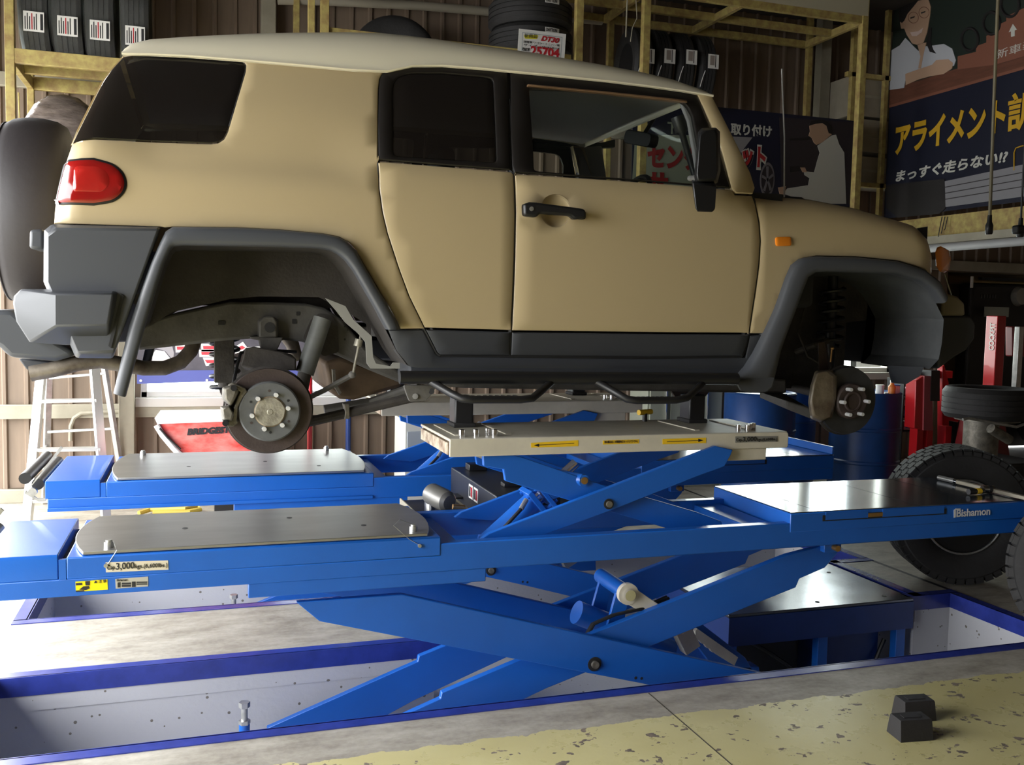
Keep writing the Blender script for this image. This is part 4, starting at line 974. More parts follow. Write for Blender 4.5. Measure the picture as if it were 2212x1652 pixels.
    for sx_ in (-1, 1):
        for sy_ in (-1, 1):
            MB().cyl(mx @ Vector((sx_*.048, sy_*.048, -.02)), mx @ Vector((sx_*.048, sy_*.048, .075)), .008, 10).build('flange_bolt', B, t)
    MB().cyl(b_, b_+d_*.25, .022, 16).build('piston_rod', M['chrome'], t)
    MB().tube([a_+Vector((.0, -.08, .02)), a_+Vector((.02, -.09, .06)), b_+Vector((-.09, -.08, -.02)), b_+Vector((-.06, -.06, .015))], .008, 8).build('cylinder_hose', M['black'], t)
    MB().cyl(b_+Vector((-.085, -.078, -.015)), b_+Vector((-.055, -.058, .02)), .011, 10).build('hose_fitting', M['galv'], t)
    # boss on the upper leg
    g = aY(1240, 1028, 3.72)
    MB().cyl((g.x, Y0+.13, g.z), (g.x-.16, Y0+.36, g.z+.01), .026, 18).build('boss_tube', B, t)
    MB().cyl((g.x, Y0+.118, g.z), (g.x, Y0+.135, g.z), .024, 20).build('boss_ring', B, t)
    MB().cyl((g.x, Y0+.112, g.z), (g.x, Y0+.12, g.z), .015, 16).build('boss_pin', M['brass'], t)
    # cream jacking deck
    D0, D1 = Y0+.11, Y0+.63; dz = .994
    dk = MB().prism(roundpoly([(.943, dz-.072), (2.505, dz-.072), (2.505, dz), (.943, dz)], [0, .012, .018, .004]), D0, D0+.012).prism([(.943, dz-.012), (2.505, dz-.012), (2.505, dz), (.943, dz)], D0+.012, D1).box(.95, 2.505, D1-.012, D1, dz-.072, dz-.012).box(2.49, 2.505, D0+.012, D1-.012, dz-.072, dz-.012).build('jacking_deck', M['cream'], t, bevel=.006)
    MB().box(.94, 1.00, D0+.02, D1-.02, dz-.066, dz-.018).build('deck_end_packing', M['rustycream'], dk)
    MB().prism([(1.04, dz-.072), (1.18, dz-.072), (1.18, dz-.125)], D0+.08, D0+.10).box(1.165, 1.18, D0+.03, D0+.10, dz-.125, dz-.07).build('deck_gusset', M['cream'], dk)
    MB().box(2.17, 2.40, D0+.01, D0+.09, dz-.125, dz-.07).build('deck_foot', M['cream'], dk, bevel=.004)
    for (x, y) in ((1.01, .07), (1.07, .07), (1.13, .10), (1.145, .06), (2.29, .07), (2.325, .05), (2.36, .09), (2.39, .11)):
        MB().cyl((x, D0+y, dz), (x, D0+y, dz+.028), .0125, 16).build('deck_bolt', M['chrome'], dk)
    for x in (1.00, 1.22, 2.10, 2.38):
        MB().box(x-.012, x+.012, D0+.10, D1-.06, dz, dz+.004).build('deck_slot_strip', M['cream'], dk)
    for x in (1.10, 2.245):
        pd = MB().box(x-.042, x+.042, D0+.36, D0+.46, dz, 1.13).build('lifting_pad', M['black'], t, bevel=.008)
        MB().box(x-.05, x+.05, D0+.35, D0+.47, dz, dz+.02).build('pad_foot', M['rubber'], pd, bevel=.004)
    MB().cyl((2.02, D1-.06, dz), (2.02, D1-.06, dz+.04), .012, 12).build('deck_knob_stem', M['black'], t)
    MB().cyl((1.98, D1-.075, dz+.045), (2.06, D1-.045, dz+.045), .013, 12).build('deck_knob', M['yellowlabel'], t)
    return t, D0, dz
M['rustycream'] = mat('rusty_cream_edge', (.55, .47, .36), .7, var=1, vscale=22, col2=(.16, .09, .05))
lt1, D0, DZ = lift(3.49, .60, 'blue scissor lift runway standing nearest, with capacity label and maker lettering', True)
lt2, _, _ = lift(4.96, .82, 'blue scissor lift runway standing further back, by the brown wall', False)
# labels on the front runway
def label(par, pts, Y, m, name='label_plate', t_=.0012):
    return MB().prism(SY(pts, Y), Y-t_, Y).build(name, m, par)
Yr = 3.49
M['labelcream'] = mat('cream_label', (.62, .56, .43), .5)
Yr = 3.4868
lp = label(lt1, [(228, 1214), (363, 1210), (364, 1230), (229, 1236)], Yr, M['labelcream'])
px_text('Cap.', (231, 1230), (250, 1229), .022, Yr-.0014, M['ink'], lp)
px_text('3,000', (251, 1230), (290, 1227), .033, Yr-.0014, M['ink'], lp, off=.0002)
px_text('kgs.(6,600lbs.)', (291, 1227), (361, 1224), .021, Yr-.0014, M['ink'], lp)
Yr = 3.4898
lp = label(lt1, [(163, 1256), (232, 1251), (233, 1273), (164, 1278)], Yr, mat('warning_yellow', (.85, .68, .0), .5))
for pp in ([(164, 1259), (177, 1258), (178, 1263), (164, 1264)], [(184, 1255), (194, 1254), (194, 1264), (185, 1264)], [(171, 1273), (180, 1266), (192, 1265), (194, 1270), (186, 1274)], [(164, 1275), (182, 1274), (182, 1277), (164, 1278)]):
    MB().prism(SY(pp, Yr), Yr-.0022, Yr-.0012).build('pictogram', M['ink'], lp)
px_text('▲ 注 意', (203, 1259), (229, 1257), .012, Yr-.0014, M['ink'], lp)
lp = label(lt1, [(249, 1250), (320, 1245), (320, 1266), (250, 1271)], Yr, mat('rating_plate', (.42, .40, .34), .4))
for k, (a_, b_) in enumerate((((254, 1257.5), (260, 1268)), ((263, 1258), (283, 1261.5)), ((263, 1263), (283, 1266.5)), ((285, 1256), (293, 1267)), ((295, 1256), (318, 1258)), ((295, 1260), (318, 1262)))):
    MB().prism(SY([a_, (b_[0], a_[1]-.4), b_, (a_[0], b_[1]+.4)], Yr), Yr-.0022, Yr-.0012).build('plate_print', M['ink'], lp)
px_text('Bishamon', (252, 1255.5), (275, 1254), .012, Yr-.0014, M['ink'], lp)
# maker lettering on the front table
M['silverprint'] = mat('silver_lettering', (.60, .62, .66), .45)
Yr = 3.4868
px_text('Bishamon', (2066, 1116), (2138, 1111), .050, Yr-.002, M['silverprint'], lt1, off=.0009)
MB().prism(SY([(2060, 1101), (2064, 1098), (2064, 1117), (2060, 1118)], Yr), Yr-.003, Yr-.001).build('maker_mark', M['silverprint'], lt1)
MB().prism(SY([(2064, 1098), (2074, 1098), (2074, 1100), (2064, 1101)], Yr), Yr-.003, Yr-.001).build('maker_mark', M['silverprint'], lt1)
# labels along the near deck edge
for pts, arrow in (([(1147, 956.5), (1249, 950.5), (1249, 963.5), (1147, 966.5)], -1), ([(1302, 951.5), (1380, 948.5), (1380, 957.5), (1302, 960)], 0), ([(1431, 948), (1525, 945), (1525, 956.5), (1431, 959.5)], 1)):
    lp = label(lt1, pts, D0, M['yellowlabel'], 'arrow_label')
    if arrow:
        x0, x1 = pts[0][0]+9, pts[1][0]-9; y0 = (pts[0][1]+pts[3][1])/2; y1 = (pts[1][1]+pts[2][1])/2
        MB().prism(SY([(x0, y0-.6), (x1, y1-.6), (x1, y1+.6), (x0, y0+.6)], D0), D0-.0022, D0-.0012).build('arrow_shaft', M['ink'], lp)
        h = [(x0-3, y0), (x0+8, y0-3.4), (x0+8, y0+3.4)] if arrow < 0 else [(x1+3, y1), (x1-8, y1-3.4), (x1-8, y1+3.4)]
        MB().prism(SY(h, D0), D0-.0022, D0-.0012).build('arrow_head', M['ink'], lp)
    else: px_text('車の重心をこの範囲内にセットして下さい。', (1305, 957), (1377, 955), .012, D0-.0014, M['ink'], lp)
lp = label(lt1, [(1588, 942.5), (1680, 941.5), (1680, 954), (1588, 956)], D0, mat('silver_label', (.33, .33, .31), .4, metal=.5))
px_text('Cap.', (1590, 953), (1603, 952.7), .020, D0-.0014, M['ink'], lp)
px_text('3,000', (1604, 953), (1634, 952), .028, D0-.0014, M['ink'], lp, off=.0002)
px_text('kgs.(6,600lbs.)', (1635, 952), (1678, 951), .018, D0-.0014, M['ink'], lp)

# ------------------------------------------------------------------ rolling jack beam between the runways
jb = wthing('rolling_jack', 'black rolling jack beam bridging the two runways, with a grey air bottle', 'car jack', (1.55, 4.5, .5))
MB().box(1.30, 1.62, 4.11, 4.93, .50, .655).build('jack_cover', mat('black_jack_paint', (.020, .021, .025), .4), jb, bevel=.006)
MB().box(1.62, 1.95, 4.11, 4.93, .50, .60).build('jack_carriage', M['black'], jb, bevel=.005)
for y in (4.22, 4.72):
    MB().box(1.255, 1.30, y-.05, y+.06, .53, .54).build('jack_grip', M['black'], jb, bevel=.003)
for y in (4.44, 4.53):
    w_ = MB().box(1.2985, 1.30, y-.035, y+.035, .56, .63).build('warning_sticker', M['white'], jb)
    MB().box(1.2975, 1.2985, y-.028, y-.004, .57, .62).build('sticker_print', M['red'], w_)
    MB().box(1.2975, 1.2985, y+.002, y+.028, .57, .62).build('sticker_print', M['ink'], w_)
MB().box(1.40, 1.50, 4.30, 4.36, .655, .675).build('jack_latch', M['black'], jb, bevel=.004)
MB().box(1.36, 1.46, 4.78, 4.86, .655, .69).build('jack_lug', M['black'], jb, bevel=.004)
MB().box(1.02, 1.30, 4.15, 4.9, .47, .49).build('jack_tray', mat('oily_tray', (.05, .042, .032), .6, var=.4, vscale=8), jb)
MB().lathe([(0, 0), (.035, .003), (.05, .02), (.053, .05), (.053, .15), (.05, .16), (0, .16)], aY(972, 1086, 4.30), (-.35, .9, .12), 24).build('air_bottle', mat('grey_bottle', (.17, .165, .15), .4, metal=.4), jb)
MB().box(1.06, 1.10, 4.46, 4.52, .49, .60).build('bottle_clamp', M['galv'], jb)
MB().box(1.055, 1.065, 4.40, 4.46, .50, .59).build('bottle_label', M['white'], jb)
MB().box(.96, 1.02, 4.18, 4.30, .43, .50).box(.955, .965, 4.18, 4.62, .43, .56).build('jack_bracket', M['beam'], jb, bevel=.003)
MB().cyl(aY(978, 1094, 4.2), aY(1004, 1096, 4.2), .012, 10).build('brass_tap', M['brass'], jb)
# pit furniture: cover box over the pump, levelling studs
M['coverblue'] = mat('dark_blue_cover', (.015, .045, .20), .35, var=.2, vscale=4)
M['covertop'] = mat('oily_steel_cover', (.20, .215, .24), .22, metal=.8, var=.4, vscale=5)
pc = wthing('pump_cover', 'dark blue steel cover table over the pump, its grey top flush with the floor', 'pump cover', (3.1, 4.47, -.5))
bt = MB().box(2.53, 3.67, 4.075, 4.86, -.012, .004).build('cover_top', M['covertop'], pc, bevel=.003)
MB().box(2.53, 3.67, 4.07, 4.085, -.16, -.012).box(2.53, 2.545, 4.085, 4.86, -.16, -.012).box(3.655, 3.67, 4.085, 4.86, -.16, -.012).build('cover_skirt', M['coverblue'], pc)
for x, y in ((2.57, 4.10), (3.12, 4.10), (3.62, 4.10), (2.57, 4.8), (3.62, 4.8)):
    MB().box(x-.03, x+.03, y, y+.05, PD, -.15).build('leg', M['liftblue'], pc, bevel=.003)
MB().box(3.16, 3.56, 4.2, 4.5, PD, -.2).build('pump_tank', M['coverblue'], pc, bevel=.01)
MB().box(2.64, 3.08, 4.24, 4.70, PD, -.18).build('pit_shade_block', M['ink'], pc, bevel=.03)  # black block added to darken the pit under the cover
MB().tube([(2.75, 4.2, -.20), (2.85, 4.17, -.26), (3.0, 4.18, -.36), (3.3, 4.16, -.44), (3.5, 4.17, -.40), (3.58, 4.18, -.25)], .012, 8).build('pump_hose', M['black'], pc)
for x, y in ((3.56, 4.12), (3.13, 4.12), (3.56, 4.6), (2.72, 4.3)):
    MB().cyl((x-.02, y+.03, .004), (x-.02, y+.03, .006), .012, 12).build('cover_screw', M['ink'], bt)
def stud(p, top, lab):
    s_ = wthing('levelling_bolt', lab, 'bolt', (p.x, p.y, PD), group='levelling bolts in the pits')
    MB().cyl((p.x, p.y, PD), (p.x, p.y, top-.085), .020, 16).build('bolt_sleeve', M['liftblue'], s_)
    MB().cyl((p.x, p.y, top-.085), (p.x, p.y, top-.02), .012, 12).build('bolt_shank', M['galv'], s_)
    MB().cyl((p.x, p.y, top-.085), (p.x, p.y, top-.07), .022, 6).build('bolt_nut', M['galv'], s_)
    MB().cyl((p.x, p.y, top-.02), (p.x, p.y, top), .021, 6).build('bolt_head', M['galv'], s_)
q = aY(528, 1516, 3.62); stud(q, q.z+.0, 'blue sleeved levelling bolt upright in the pit at the front')
q = aY(505, 1284, 5.10); stud(q, q.z, 'levelling bolt showing behind the strip of concrete between the pits')
# safety ramp plate beside the pit seen under the legs
rp_ = lt1
a_ = aY(1480, 1360, 3.90); b_ = aY(1590, 1440, 3.90)
MB().prism(SY([(1470, 1345), (1500, 1335), (1610, 1420), (1640, 1470), (1560, 1470)], 3.92), 3.92, 4.0).prism(SY([(1560, 1440), (1640, 1440), (1660, 1620), (1540, 1620)], 3.92), 3.92, 4.0).build('ratchet_body', M['liftblue'], rp_, bevel=.004)
MB().prism(SY([(1500, 1362), (1504, 1356), (1592, 1418), (1584, 1436), (1545, 1412), (1541, 1408), (1536, 1407), (1531, 1399), (1525, 1398), (1520, 1390), (1513, 1388), (1508, 1381), (1500, 1380)], 3.905), 3.895, 3.918).build('tooth_edge', M['cream'], rp_)
# ------------------------------------------------------------------ back of the workshop
def tyre_mesh(R, W, ri, grooves=4, blocks=0, n=48):
    """tyre with its axis along local Y, tread facing outwards"""
    h = W/2; prof = [(ri, -h*.78), (ri+.012, -h*.86), (ri+(R-ri)*.45, -h), (R-(R-ri)*.22, -h*.98), (R-.014, -h*.86)]
    for g in range(grooves):
        c = -h*.72+(2*h*.72)*(g+.5)/grooves; gw = W*.018
        prof += [(R, c-h*.72/grooves+gw), (R, c+h*.72/grooves-gw), (R-.009, c+h*.72/grooves-gw*.9), (R-.009, c+h*.72/grooves+gw*.9)]
    prof = prof[:-2]+[(R-.014, h*.86), (R-(R-ri)*.22, h*.98), (ri+(R-ri)*.45, h), (ri+.012, h*.86), (ri, h*.78)]
    b = MB().lathe(prof, (0, 0, 0), (0, 1, 0), n, closed=True); me = b.mesh('tyre', 28); me.materials.append(M['rubber']); return me
def rotz_to(v):  # rotation taking local Y onto v
    return Vector((0, 1, 0)).rotation_difference(Vector(v).normalized()).to_euler()
TM = tyre_mesh(.325, .205, .205); TMs = tyre_mesh(.31, .165, .20)
# --- racks hung from the roof
RF, RB = 6.80, 7.58
def bar(b, x0, x1, y0, y1, z0, z1): b.box(x0, x1, y0, y1, z0, z1)
zs = aY(140, 128, RF).z      # left shelf level
def post(par, px_, Y, zb, w_=.055, yref=100):
    x = aY(px_, yref, Y).x
    return MB().box(x-w_/2, x+w_/2, Y-w_/2, Y+w_/2, zb, CEIL).build('post', M['rack'], par, bevel=.003)
rk1 = wthing('tyre_rack', 'yellow green steel tyre rack hung above the rear of the car', 'rack', (.1, 7.2, CEIL))
post(rk1, 22, RF, 1.9); post(rk1, 67, RB, 1.9, .045, 220); post(rk1, 672, RF, 1.9, .045); post(rk1, 640, RB, 1.9, .045)
xl, xr_ = aY(22, 100, RF).x, aY(672, 50, RF).x
MB().box(xl, xr_, RF-.025, RF+.015, zs-.055, zs+.035).build('beam', M['rack'], rk1, bevel=.003)
MB().box(xl, xr_, RB-.02, RB+.02, zs-.055, zs+.035).build('beam', M['rack'], rk1, bevel=.003)
MB().box(xl, xr_, 7.17, 7.21, zs-.03, zs+.03).build('beam', M['rack'], rk1, bevel=.003)
for x in (xl, xr_): MB().box(x-.02, x+.02, RF, RB, zs-.055, zs+.02).build('cross_beam', M['rack'], rk1, bevel=.003)
MB().tube([aY(40, 200, 7.3), aY(42, 255, 7.3)], .006, 6).build('tie_rod', M['rack'], rk1)
rk2 = wthing('tyre_rack', 'long yellow green steel tyre rack hung behind the doors and bonnet of the car', 'rack', (4.0, 7.2, CEIL))
xa, xb = aY(701, 40, RF).x, aY(1863, 100, RF).x
for p_, Y, y_ in ((701, RF, 40), (1250, RF, 60), (1394, RF, 80), (1863, RF, 100), (1746, RB, 150), (1320, RB, 30)):
    post(rk2, p_, Y, 1.55, .058 if Y == RF else .05, y_)
ztop = aY(1858, 38, RF).z
for Y in (RF, 7.2, RB):
    MB().box(aY(1250, 40, RF).x, xb, Y-.02, Y+.02, ztop-.05, ztop+.01).build('beam', M['rack'], rk2, bevel=.003)
for px_ in (1250, 1394, 1600, 1863):
    x = aY(px_, 40, RF).x; MB().box(x-.02, x+.02, RF, RB, ztop-.055, ztop+.005).build('cross_beam', M['rack'], rk2, bevel=.003)
MB().box(aY(1394, 20, RF).x, xb+.02, RF-.03, RF-.01, ztop+.01, ztop+.22).build('fascia_sheet', mat('cream_fascia_sheet', (.50, .46, .33), .6), rk2)
zs2 = aY(1480, 235, 7.15).z; zs3 = aY(1150, 122, 7.0).z
for Y in (RF+.02, 7.45):
    MB().box(xa, aY(1232, 200, RF).x, Y-.02, Y+.02, zs3-.07, zs3-.01).build('shelf_bar', M['rack'], rk2, bevel=.003)
    MB().box(aY(1394, 200, RF).x, aY(1535, 200, RF).x, Y-.02, Y+.02, zs2-.07, zs2-.01).build('shelf_bar', M['rack'], rk2, bevel=.003)
for px_, y_ in ((1480, 120), (1640, 100)):
    x = aY(px_, y_, 7.5).x
# left row of wrapped tyres
M['wrap'] = glassmat('clear_plastic_wrap', (.45, .45, .45), .93, .12)
labs = ['wrapped tyre with white sticker, first from the rack post at the rear of the car', 'wrapped tyre with white sticker, second from the rack post', 'wrapped tyre with white sticker, third from the rack post', 'wrapped tyre with white sticker just above the rear roof edge']
TMl = tyre_mesh(.33, .175, .20)
for i, (px_, sy) in enumerate(((72, 47), (145, 57), (215, 66), (291, 78))):
    c = aY(px_, 60, RF+.10); t = wthing('tyre', labs[i], 'tyre', (c.x, RF+.36, zs+.035+.33), group='wrapped tyres on the left rack')
    o = link('carcass', TMl, None, t); o.location = (c.x, RF+.36, zs+.035+.33); o.rotation_euler = rotz_to((1, 0, 0))
    w_ = MB().lathe([(.20, -.090), (.331, -.090), (.336, 0), (.331, .090), (.20, .090)], (c.x, RF+.36, zs+.365), (1, 0, 0), 24).build('plastic_wrap', M['wrap'], t)
    # sticker on the tread, on the facing side
    q = aY(px_+1, sy, RF+.02); Ys = RF+.016
    st = MB().box(q.x-.060, q.x+.060, Ys-.002, Ys, q.z-.062, q.z+.062).build('sticker', M['white'], t)
    for k in range(6):
        MB().box(q.x-.052+.013*k, q.x-.046+.013*k, Ys-.003, Ys-.002, q.z-.05, q.z+.03+.02*(k % 2)).build('sticker_print', M['ink'] if k != 3 else M['red'], st)
    MB().box(q.x+.038, q.x+.054, Ys-.003, Ys-.002, q.z-.05, q.z+.05).build('sticker_print', M['ink'], st)
# plastic wrapped bundle under the left rack
c = aY(138, 262, 7.1)
wb = MB().ball((c.x, c.y, c.z-.12), .26, .18, .30, 16).build('wrapped_bundle', mat('crumpled_clear_plastic', (.22, .18, .16), .25, var=.6, vscale=6, bump=1.2, bscale=9, stretch=(1, 1, 3)))
tag(wb, 'bundle in crumpled clear plastic under the left rack, beside the rear window', 'bundle')
MB().box(xl, xr_, RF, RB, c.z-.46, c.z-.42).build('shelf_board', M['rack'], rk1)
# big tyre on the rack behind the roof
c = aY(852, 112, 7.3); t = wthing('tyre', 'big dark tyre standing behind the car roof', 'tyre', tuple(c))
o = link('carcass', tyre_mesh(.33, .24, .15), None, t); zbt = aY(852, 40, 7.3).z-.33; o.location = (c.x, c.y, zbt); o.rotation_euler = rotz_to((.2, 1, 0))
MB().box(c.x-.3, c.x+.3, 7.15, 7.19, zbt-.36, zbt-.325).build('shelf_bar', M['rack'], t); MB().box(c.x-.3, c.x+.3, 7.37, 7.41, zbt-.36, zbt-.325).build('shelf_bar', M['rack'], t)
MB().lathe([(.05, -.03), (.14, -.05), (.155, -.09), (.15, -.10), (.13, -.09), (.05, -.05)], (c.x, c.y, zbt), (.2, 1, 0), 32, closed=True).build('rim', M['galv'], t)
# pale duct and yellow ledge over it
dct = MB().tube([aY(600, 0, 7.6), aY(700, 2, 7.6), aY(900, 12, 7.6), aY(1070, 26, 7.6), aY(1300, 45, 7.6)], .035, 12).build('ceiling_duct', mat('pale_duct', (.30, .27, .21), .6)); tag(dct, 'pale pipe running along the wall above the car roof', 'pipe')
# two tyres lying flat with price card
for i, (cy, lab) in enumerate(((82, 'black tyre lying flat behind the price card'), (22, 'black tyre lying flat on top of the tyre behind the price card'))):
    c = aY(1146, cy, 7.12); z0 = zs3+.105+.212*i
    t = wthing('tyre', lab, 'tyre', (c.x, 7.12, z0-.1), group='tyres lying flat')
    o = link('carcass', TM, None, t); o.location = (c.x, 7.12, z0); o.rotation_euler = (PI/2, 0, 0)
    st = MB().grid([[(c.x+.02+.329*math.sin(a), 7.12-.330*math.cos(a), z0+.028+dz_) for a in [-.06+.04*k for k in range(10)]] for dz_ in (0, .035)]).build('sticker', M['white'], t)
    A = Vector((c.x+.02+.331*math.sin(-.04), 7.12-.333*math.cos(.0), z0+.034))
    text('DAYTON', .032, M['ink'], A, (1, .05, 0), (0, 0, 1), st, wfit=.088, off=.0008)
PYc = 6.70
pc_ = wthing('price_card', 'white tyre price card with red and black lettering above the car roof', 'price card', tuple(aY(1170, 110, PYc)))
cd = SY([(1121, 62), (1222.5, 74), (1217, 150), (1116, 138)], PYc)
MB().prism(cd, PYc-.004, PYc).build('card', M['white'], pc_)
MB().box(aY(1168, 80, PYc).x-.04, aY(1168, 80, PYc).x+.04, PYc, 6.81, aY(1168, 100, PYc).z-.02, aY(1168, 100, PYc).z+.01).build('card_clip', M['black'], pc_)
fr = SY([(1128, 70), (1214, 80.5), (1210, 145), (1125, 134)], PYc); fi = inset(fr, .003)
bb = MB(); n_ = 4
bb.add([(x, PYc-.005, z) for x, z in fr]+[(x, PYc-.005, z) for x, z in inset(fr if area2(fr) > 0 else fr[::-1], .003)][::(1 if area2(fr) > 0 else -1)], [(i, (i+1) % 4, (i+1) % 4+4, i+4) for i in range(4)]); bb.build('card_border', mat('grey_blue_line', (.12, .20, .22), .6), pc_)
MB().prism(roundpoly(SY([(1131, 76), (1162, 76), (1160, 85), (1134, 84)], PYc), .008), PYc-.0055, PYc-.0042).build('yellow_burst', mat('card_yellow', (.62, .55, .02), .6), pc_)
M['redprint'] = mat('red_print', (.42, .012, .018), .6)
def card_text(s_, a, b, h, m, **k): return px_text(s_, a, b, h, PYc-.0056, m, pc_, **k)
card_text('新商品', (1133, 80), (1160, 82), .03, M['ink'])
card_text('DT30', (1168, 87.5), (1208, 93.5), .050, M['redprint'], off=.0022, shear=.35)
card_text('国産車 ワゴン・ミニバン用', (1131, 92), (1208, 100.5), .018, M['ink'])
card_text('サイズ 145/45R14', (1131, 99), (1208, 107.5), .020, M['ink'])
card_text('25704', (1146, 117), (1208, 124.5), .085, M['redprint'], off=.0035)
card_text('税込価格', (1128, 108.5), (1144, 110.5), .024, M['ink'], off=.001)
# right row of tyres
labs = ['dark tyre with white sticker, partly behind the rack post, above the windscreen', 'dark tyre with white sticker, next to the one behind the rack post', 'dark tyre with white sticker, third along above the windscreen', 'dark tyre with white sticker at the free end of the row above the bonnet']
TMr = tyre_mesh(.31, .155, .19)
for i, (px_, sy) in enumerate(((1402, 121), (1447, 121.5), (1494, 123.5), (1541, 133))):
    c = aY(px_, 125, RF+.12); t = wthing('tyre', labs[i], 'tyre', (c.x, RF+.40, zs2), group='tyres on the right rack')
    o = link('carcass', TMr, None, t); o.location = (c.x, RF+.42, zs2+.30); o.rotation_euler = rotz_to((1, -.12, 0))
    q = aY(px_, sy, RF+.10)
    st = MB().box(q.x-.048, q.x+.048, RF+.098, RF+.10, q.z-.056, q.z+.056).build('sticker', M['white'], t)
    MB().box(q.x-.030, q.x+.010, RF+.097, RF+.098, q.z-.03, q.z+.045).build('sticker_print', mat('grey_print', (.30, .25, .22), .7) if i == 0 else bpy.data.materials['grey_print'], st)
    MB().box(q.x+.016, q.x+.022, RF+.097, RF+.098, q.z-.045, q.z+.05).build('sticker_print', M['ink'], st)
    MB().tube([(q.x-.075, RF+.09, q.z-.08), (q.x-.085, RF+.11, q.z-.13), (q.x-.095, RF+.13, q.z-.20)], .003, 5).build('wrap_edge', M['white'], t)
# string tied to the rack
sg = MB().tube([aY(1374, 0, RF-.05), aY(1376, 40, RF-.05), aY(1366, 60, RF-.05), aY(1362, 90, RF-.05)], .004, 6).tube([aY(1355, 0, RF-.05), aY(1352, 80, RF-.05)], .006, 6).build('rack_string', M['beam']); tag(sg, 'pale strings hanging from the tyre rack above the car roof', 'string')

# --- centre poster (navy, man in white jacket)
QY = 7.02
pw = wthing('poster', 'navy poster with white and red lettering and a man in a white jacket', 'poster', tuple(aY(1700, 330, QY)))
MB().prism(SY([(1368, 214), (1560, 232), (1856, 262), (1852, 560), (1362, 560)], QY), QY, QY+.012).build('poster_board', mat('navy_print', (.010, .012, .030), .45), pw)
def lay(pts, m, k=1, par=None, Y=None):
    Y = QY if Y is None else Y
    return MB().prism(SY(pts, Y), Y-.0015*k-.001, Y-.001).build('print_shape', m, par or pw)
M['mint'] = mat('pale_mint_print', (.34, .37, .29), .6)
M['pred'] = mat('poster_red', (.36, .018, .020), .6)
M['pwhite'] = mat('poster_white', (.50, .50, .45), .6)
M['pskin'] = mat('poster_skin', (.42, .27, .18), .6)
M['phair'] = mat('poster_hair', (.012, .010, .010), .6)
M['pdark'] = mat('poster_dark_scene', (.028, .022, .026), .6)
M['pgrey'] = mat('poster_grey', (.16, .15, .16), .6)
lay([(1372, 292), (1520, 292), (1560, 440), (1362, 440)], M['mint'])
lay([(1520, 292), (1625, 297), (1600, 330), (1560, 440), (1545, 440)], mat('poster_pale_grey', (.25, .245, .25), .6))
lay([(1683, 254), (1845, 264), (1843, 440), (1690, 440)], M['pdark'])
px_text('センタ', (1398, 357), (1512, 364), .21, QY-.005, M['pred'], pw, off=.010)
px_text('ット', (1600, 356), (1656, 361), .20, QY-.006, M['pwhite'], pw, off=.024)
px_text('ット', (1602, 354), (1653, 359), .19, QY-.008, M['pred'], pw, off=.009)
px_text('サ', (1398, 415), (1442, 418), .20, QY-.005, M['pred'], pw, off=.010)
px_text('取り付け', (1578, 288), (1667, 294), .098, QY-.005, M['pwhite'], pw, off=.0035)
px_text('下', (1441, 285), (1462, 287), .10, QY-.005, M['mint'], pw, off=.004)
# printed wheel
wc = aY(1657, 388, QY)
for r0, r1, m, k in ((.115, .0, M['pgrey'], 2), (.095, 0, M['pdark'], 3)):
    MB().prism([(wc.x+r0*.62*math.cos(a), wc.z+r0*1.25*math.sin(a)) for a in [2*PI*i/28 for i in range(28)]], QY-.0015*k-.001, QY-.001).build('print_shape', m, pw)
for a in range(5):
    t0 = a*2*PI/5+.4; dx, dz_ = .055*math.cos(t0), .11*math.sin(t0); nx, nz_ = -.008*math.sin(t0), .008*math.cos(t0)
    MB().prism([(wc.x+nx, wc.z+nz_), (wc.x-nx, wc.z-nz_), (wc.x+dx-nx*1.4, wc.z+dz_-nz_*1.4), (wc.x+dx+nx*1.4, wc.z+dz_+nz_*1.4)], QY-.0085, QY-.001).build('print_shape', M['pgrey'], pw)
# printed man
lay([(1765, 315), (1795, 293), (1805, 291), (1812, 312), (1823, 330), (1827, 440), (1755, 440), (1690, 418), (1700, 407), (1745, 400), (1748, 385), (1737, 378), (1736, 370), (1758, 372), (1764, 350), (1770, 330)], M['pwhite'], 3)
lay([(1748, 272), (1760, 264), (1778, 262), (1788, 270), (1796, 290), (1775, 308), (1763, 313), (1757, 308), (1753, 298), (1746, 293), (1749, 284)], M['pskin'], 4)
lay([(1746, 272), (1750, 262), (1770, 258), (1786, 262), (1796, 275), (1797, 290), (1789, 288), (1784, 272), (1775, 266), (1760, 268)], M['phair'], 5)
lay([(1728, 362), (1738, 362), (1742, 372), (1733, 372)], M['pskin'], 4)
lay([(1705, 360), (1726, 358), (1726, 370), (1706, 372)], M['phair'], 4)
lay([(1680, 405), (1697, 402), (1694, 420), (1684, 420)], M['pskin'], 4)
lay([(1704, 300), (1748, 296), (1748, 302), (1706, 304)], M['phair'], 4)

# --- big poster on the end wall side (upright Y-Z sheet facing the car)
BX = 6.0
def ZX(pts): return [(lambda q: (q.y, q.z))(aX(x, y, BX)) for x, y in pts]
bp_ = wthing('poster', 'large poster of a smiling person in a white shirt over yellow lettering on navy', 'poster', tuple(aX(2060, 300, BX)))
def layx(pts, m, k=1, name='print_shape', par=None): return MB().prism(ZX(pts), BX-.0015*k-.001, BX-.001, ax='x').build(name, m, par or bp_)
zt = aX(2060, -60, BX).z; q0 = aX(1911, 430, BX); zb = aX(1915, 472, BX).z
yl, yr = q0.y, aX(2330, 300, BX).y
MB().box(BX, BX+.012, yr, yl, zb, zt).build('poster_board', mat('navy_poster', (.008, .010, .024), .45), bp_)
M['pgreen'] = mat('poster_green_black', (.010, .017, .012), .55); M['pwood'] = mat('poster_wood', (.14, .050, .028), .55, var=.3, vscale=5, stretch=(1, 1, 8)); M['pbrown'] = mat('poster_card_brown', (.20, .075, .045), .55)
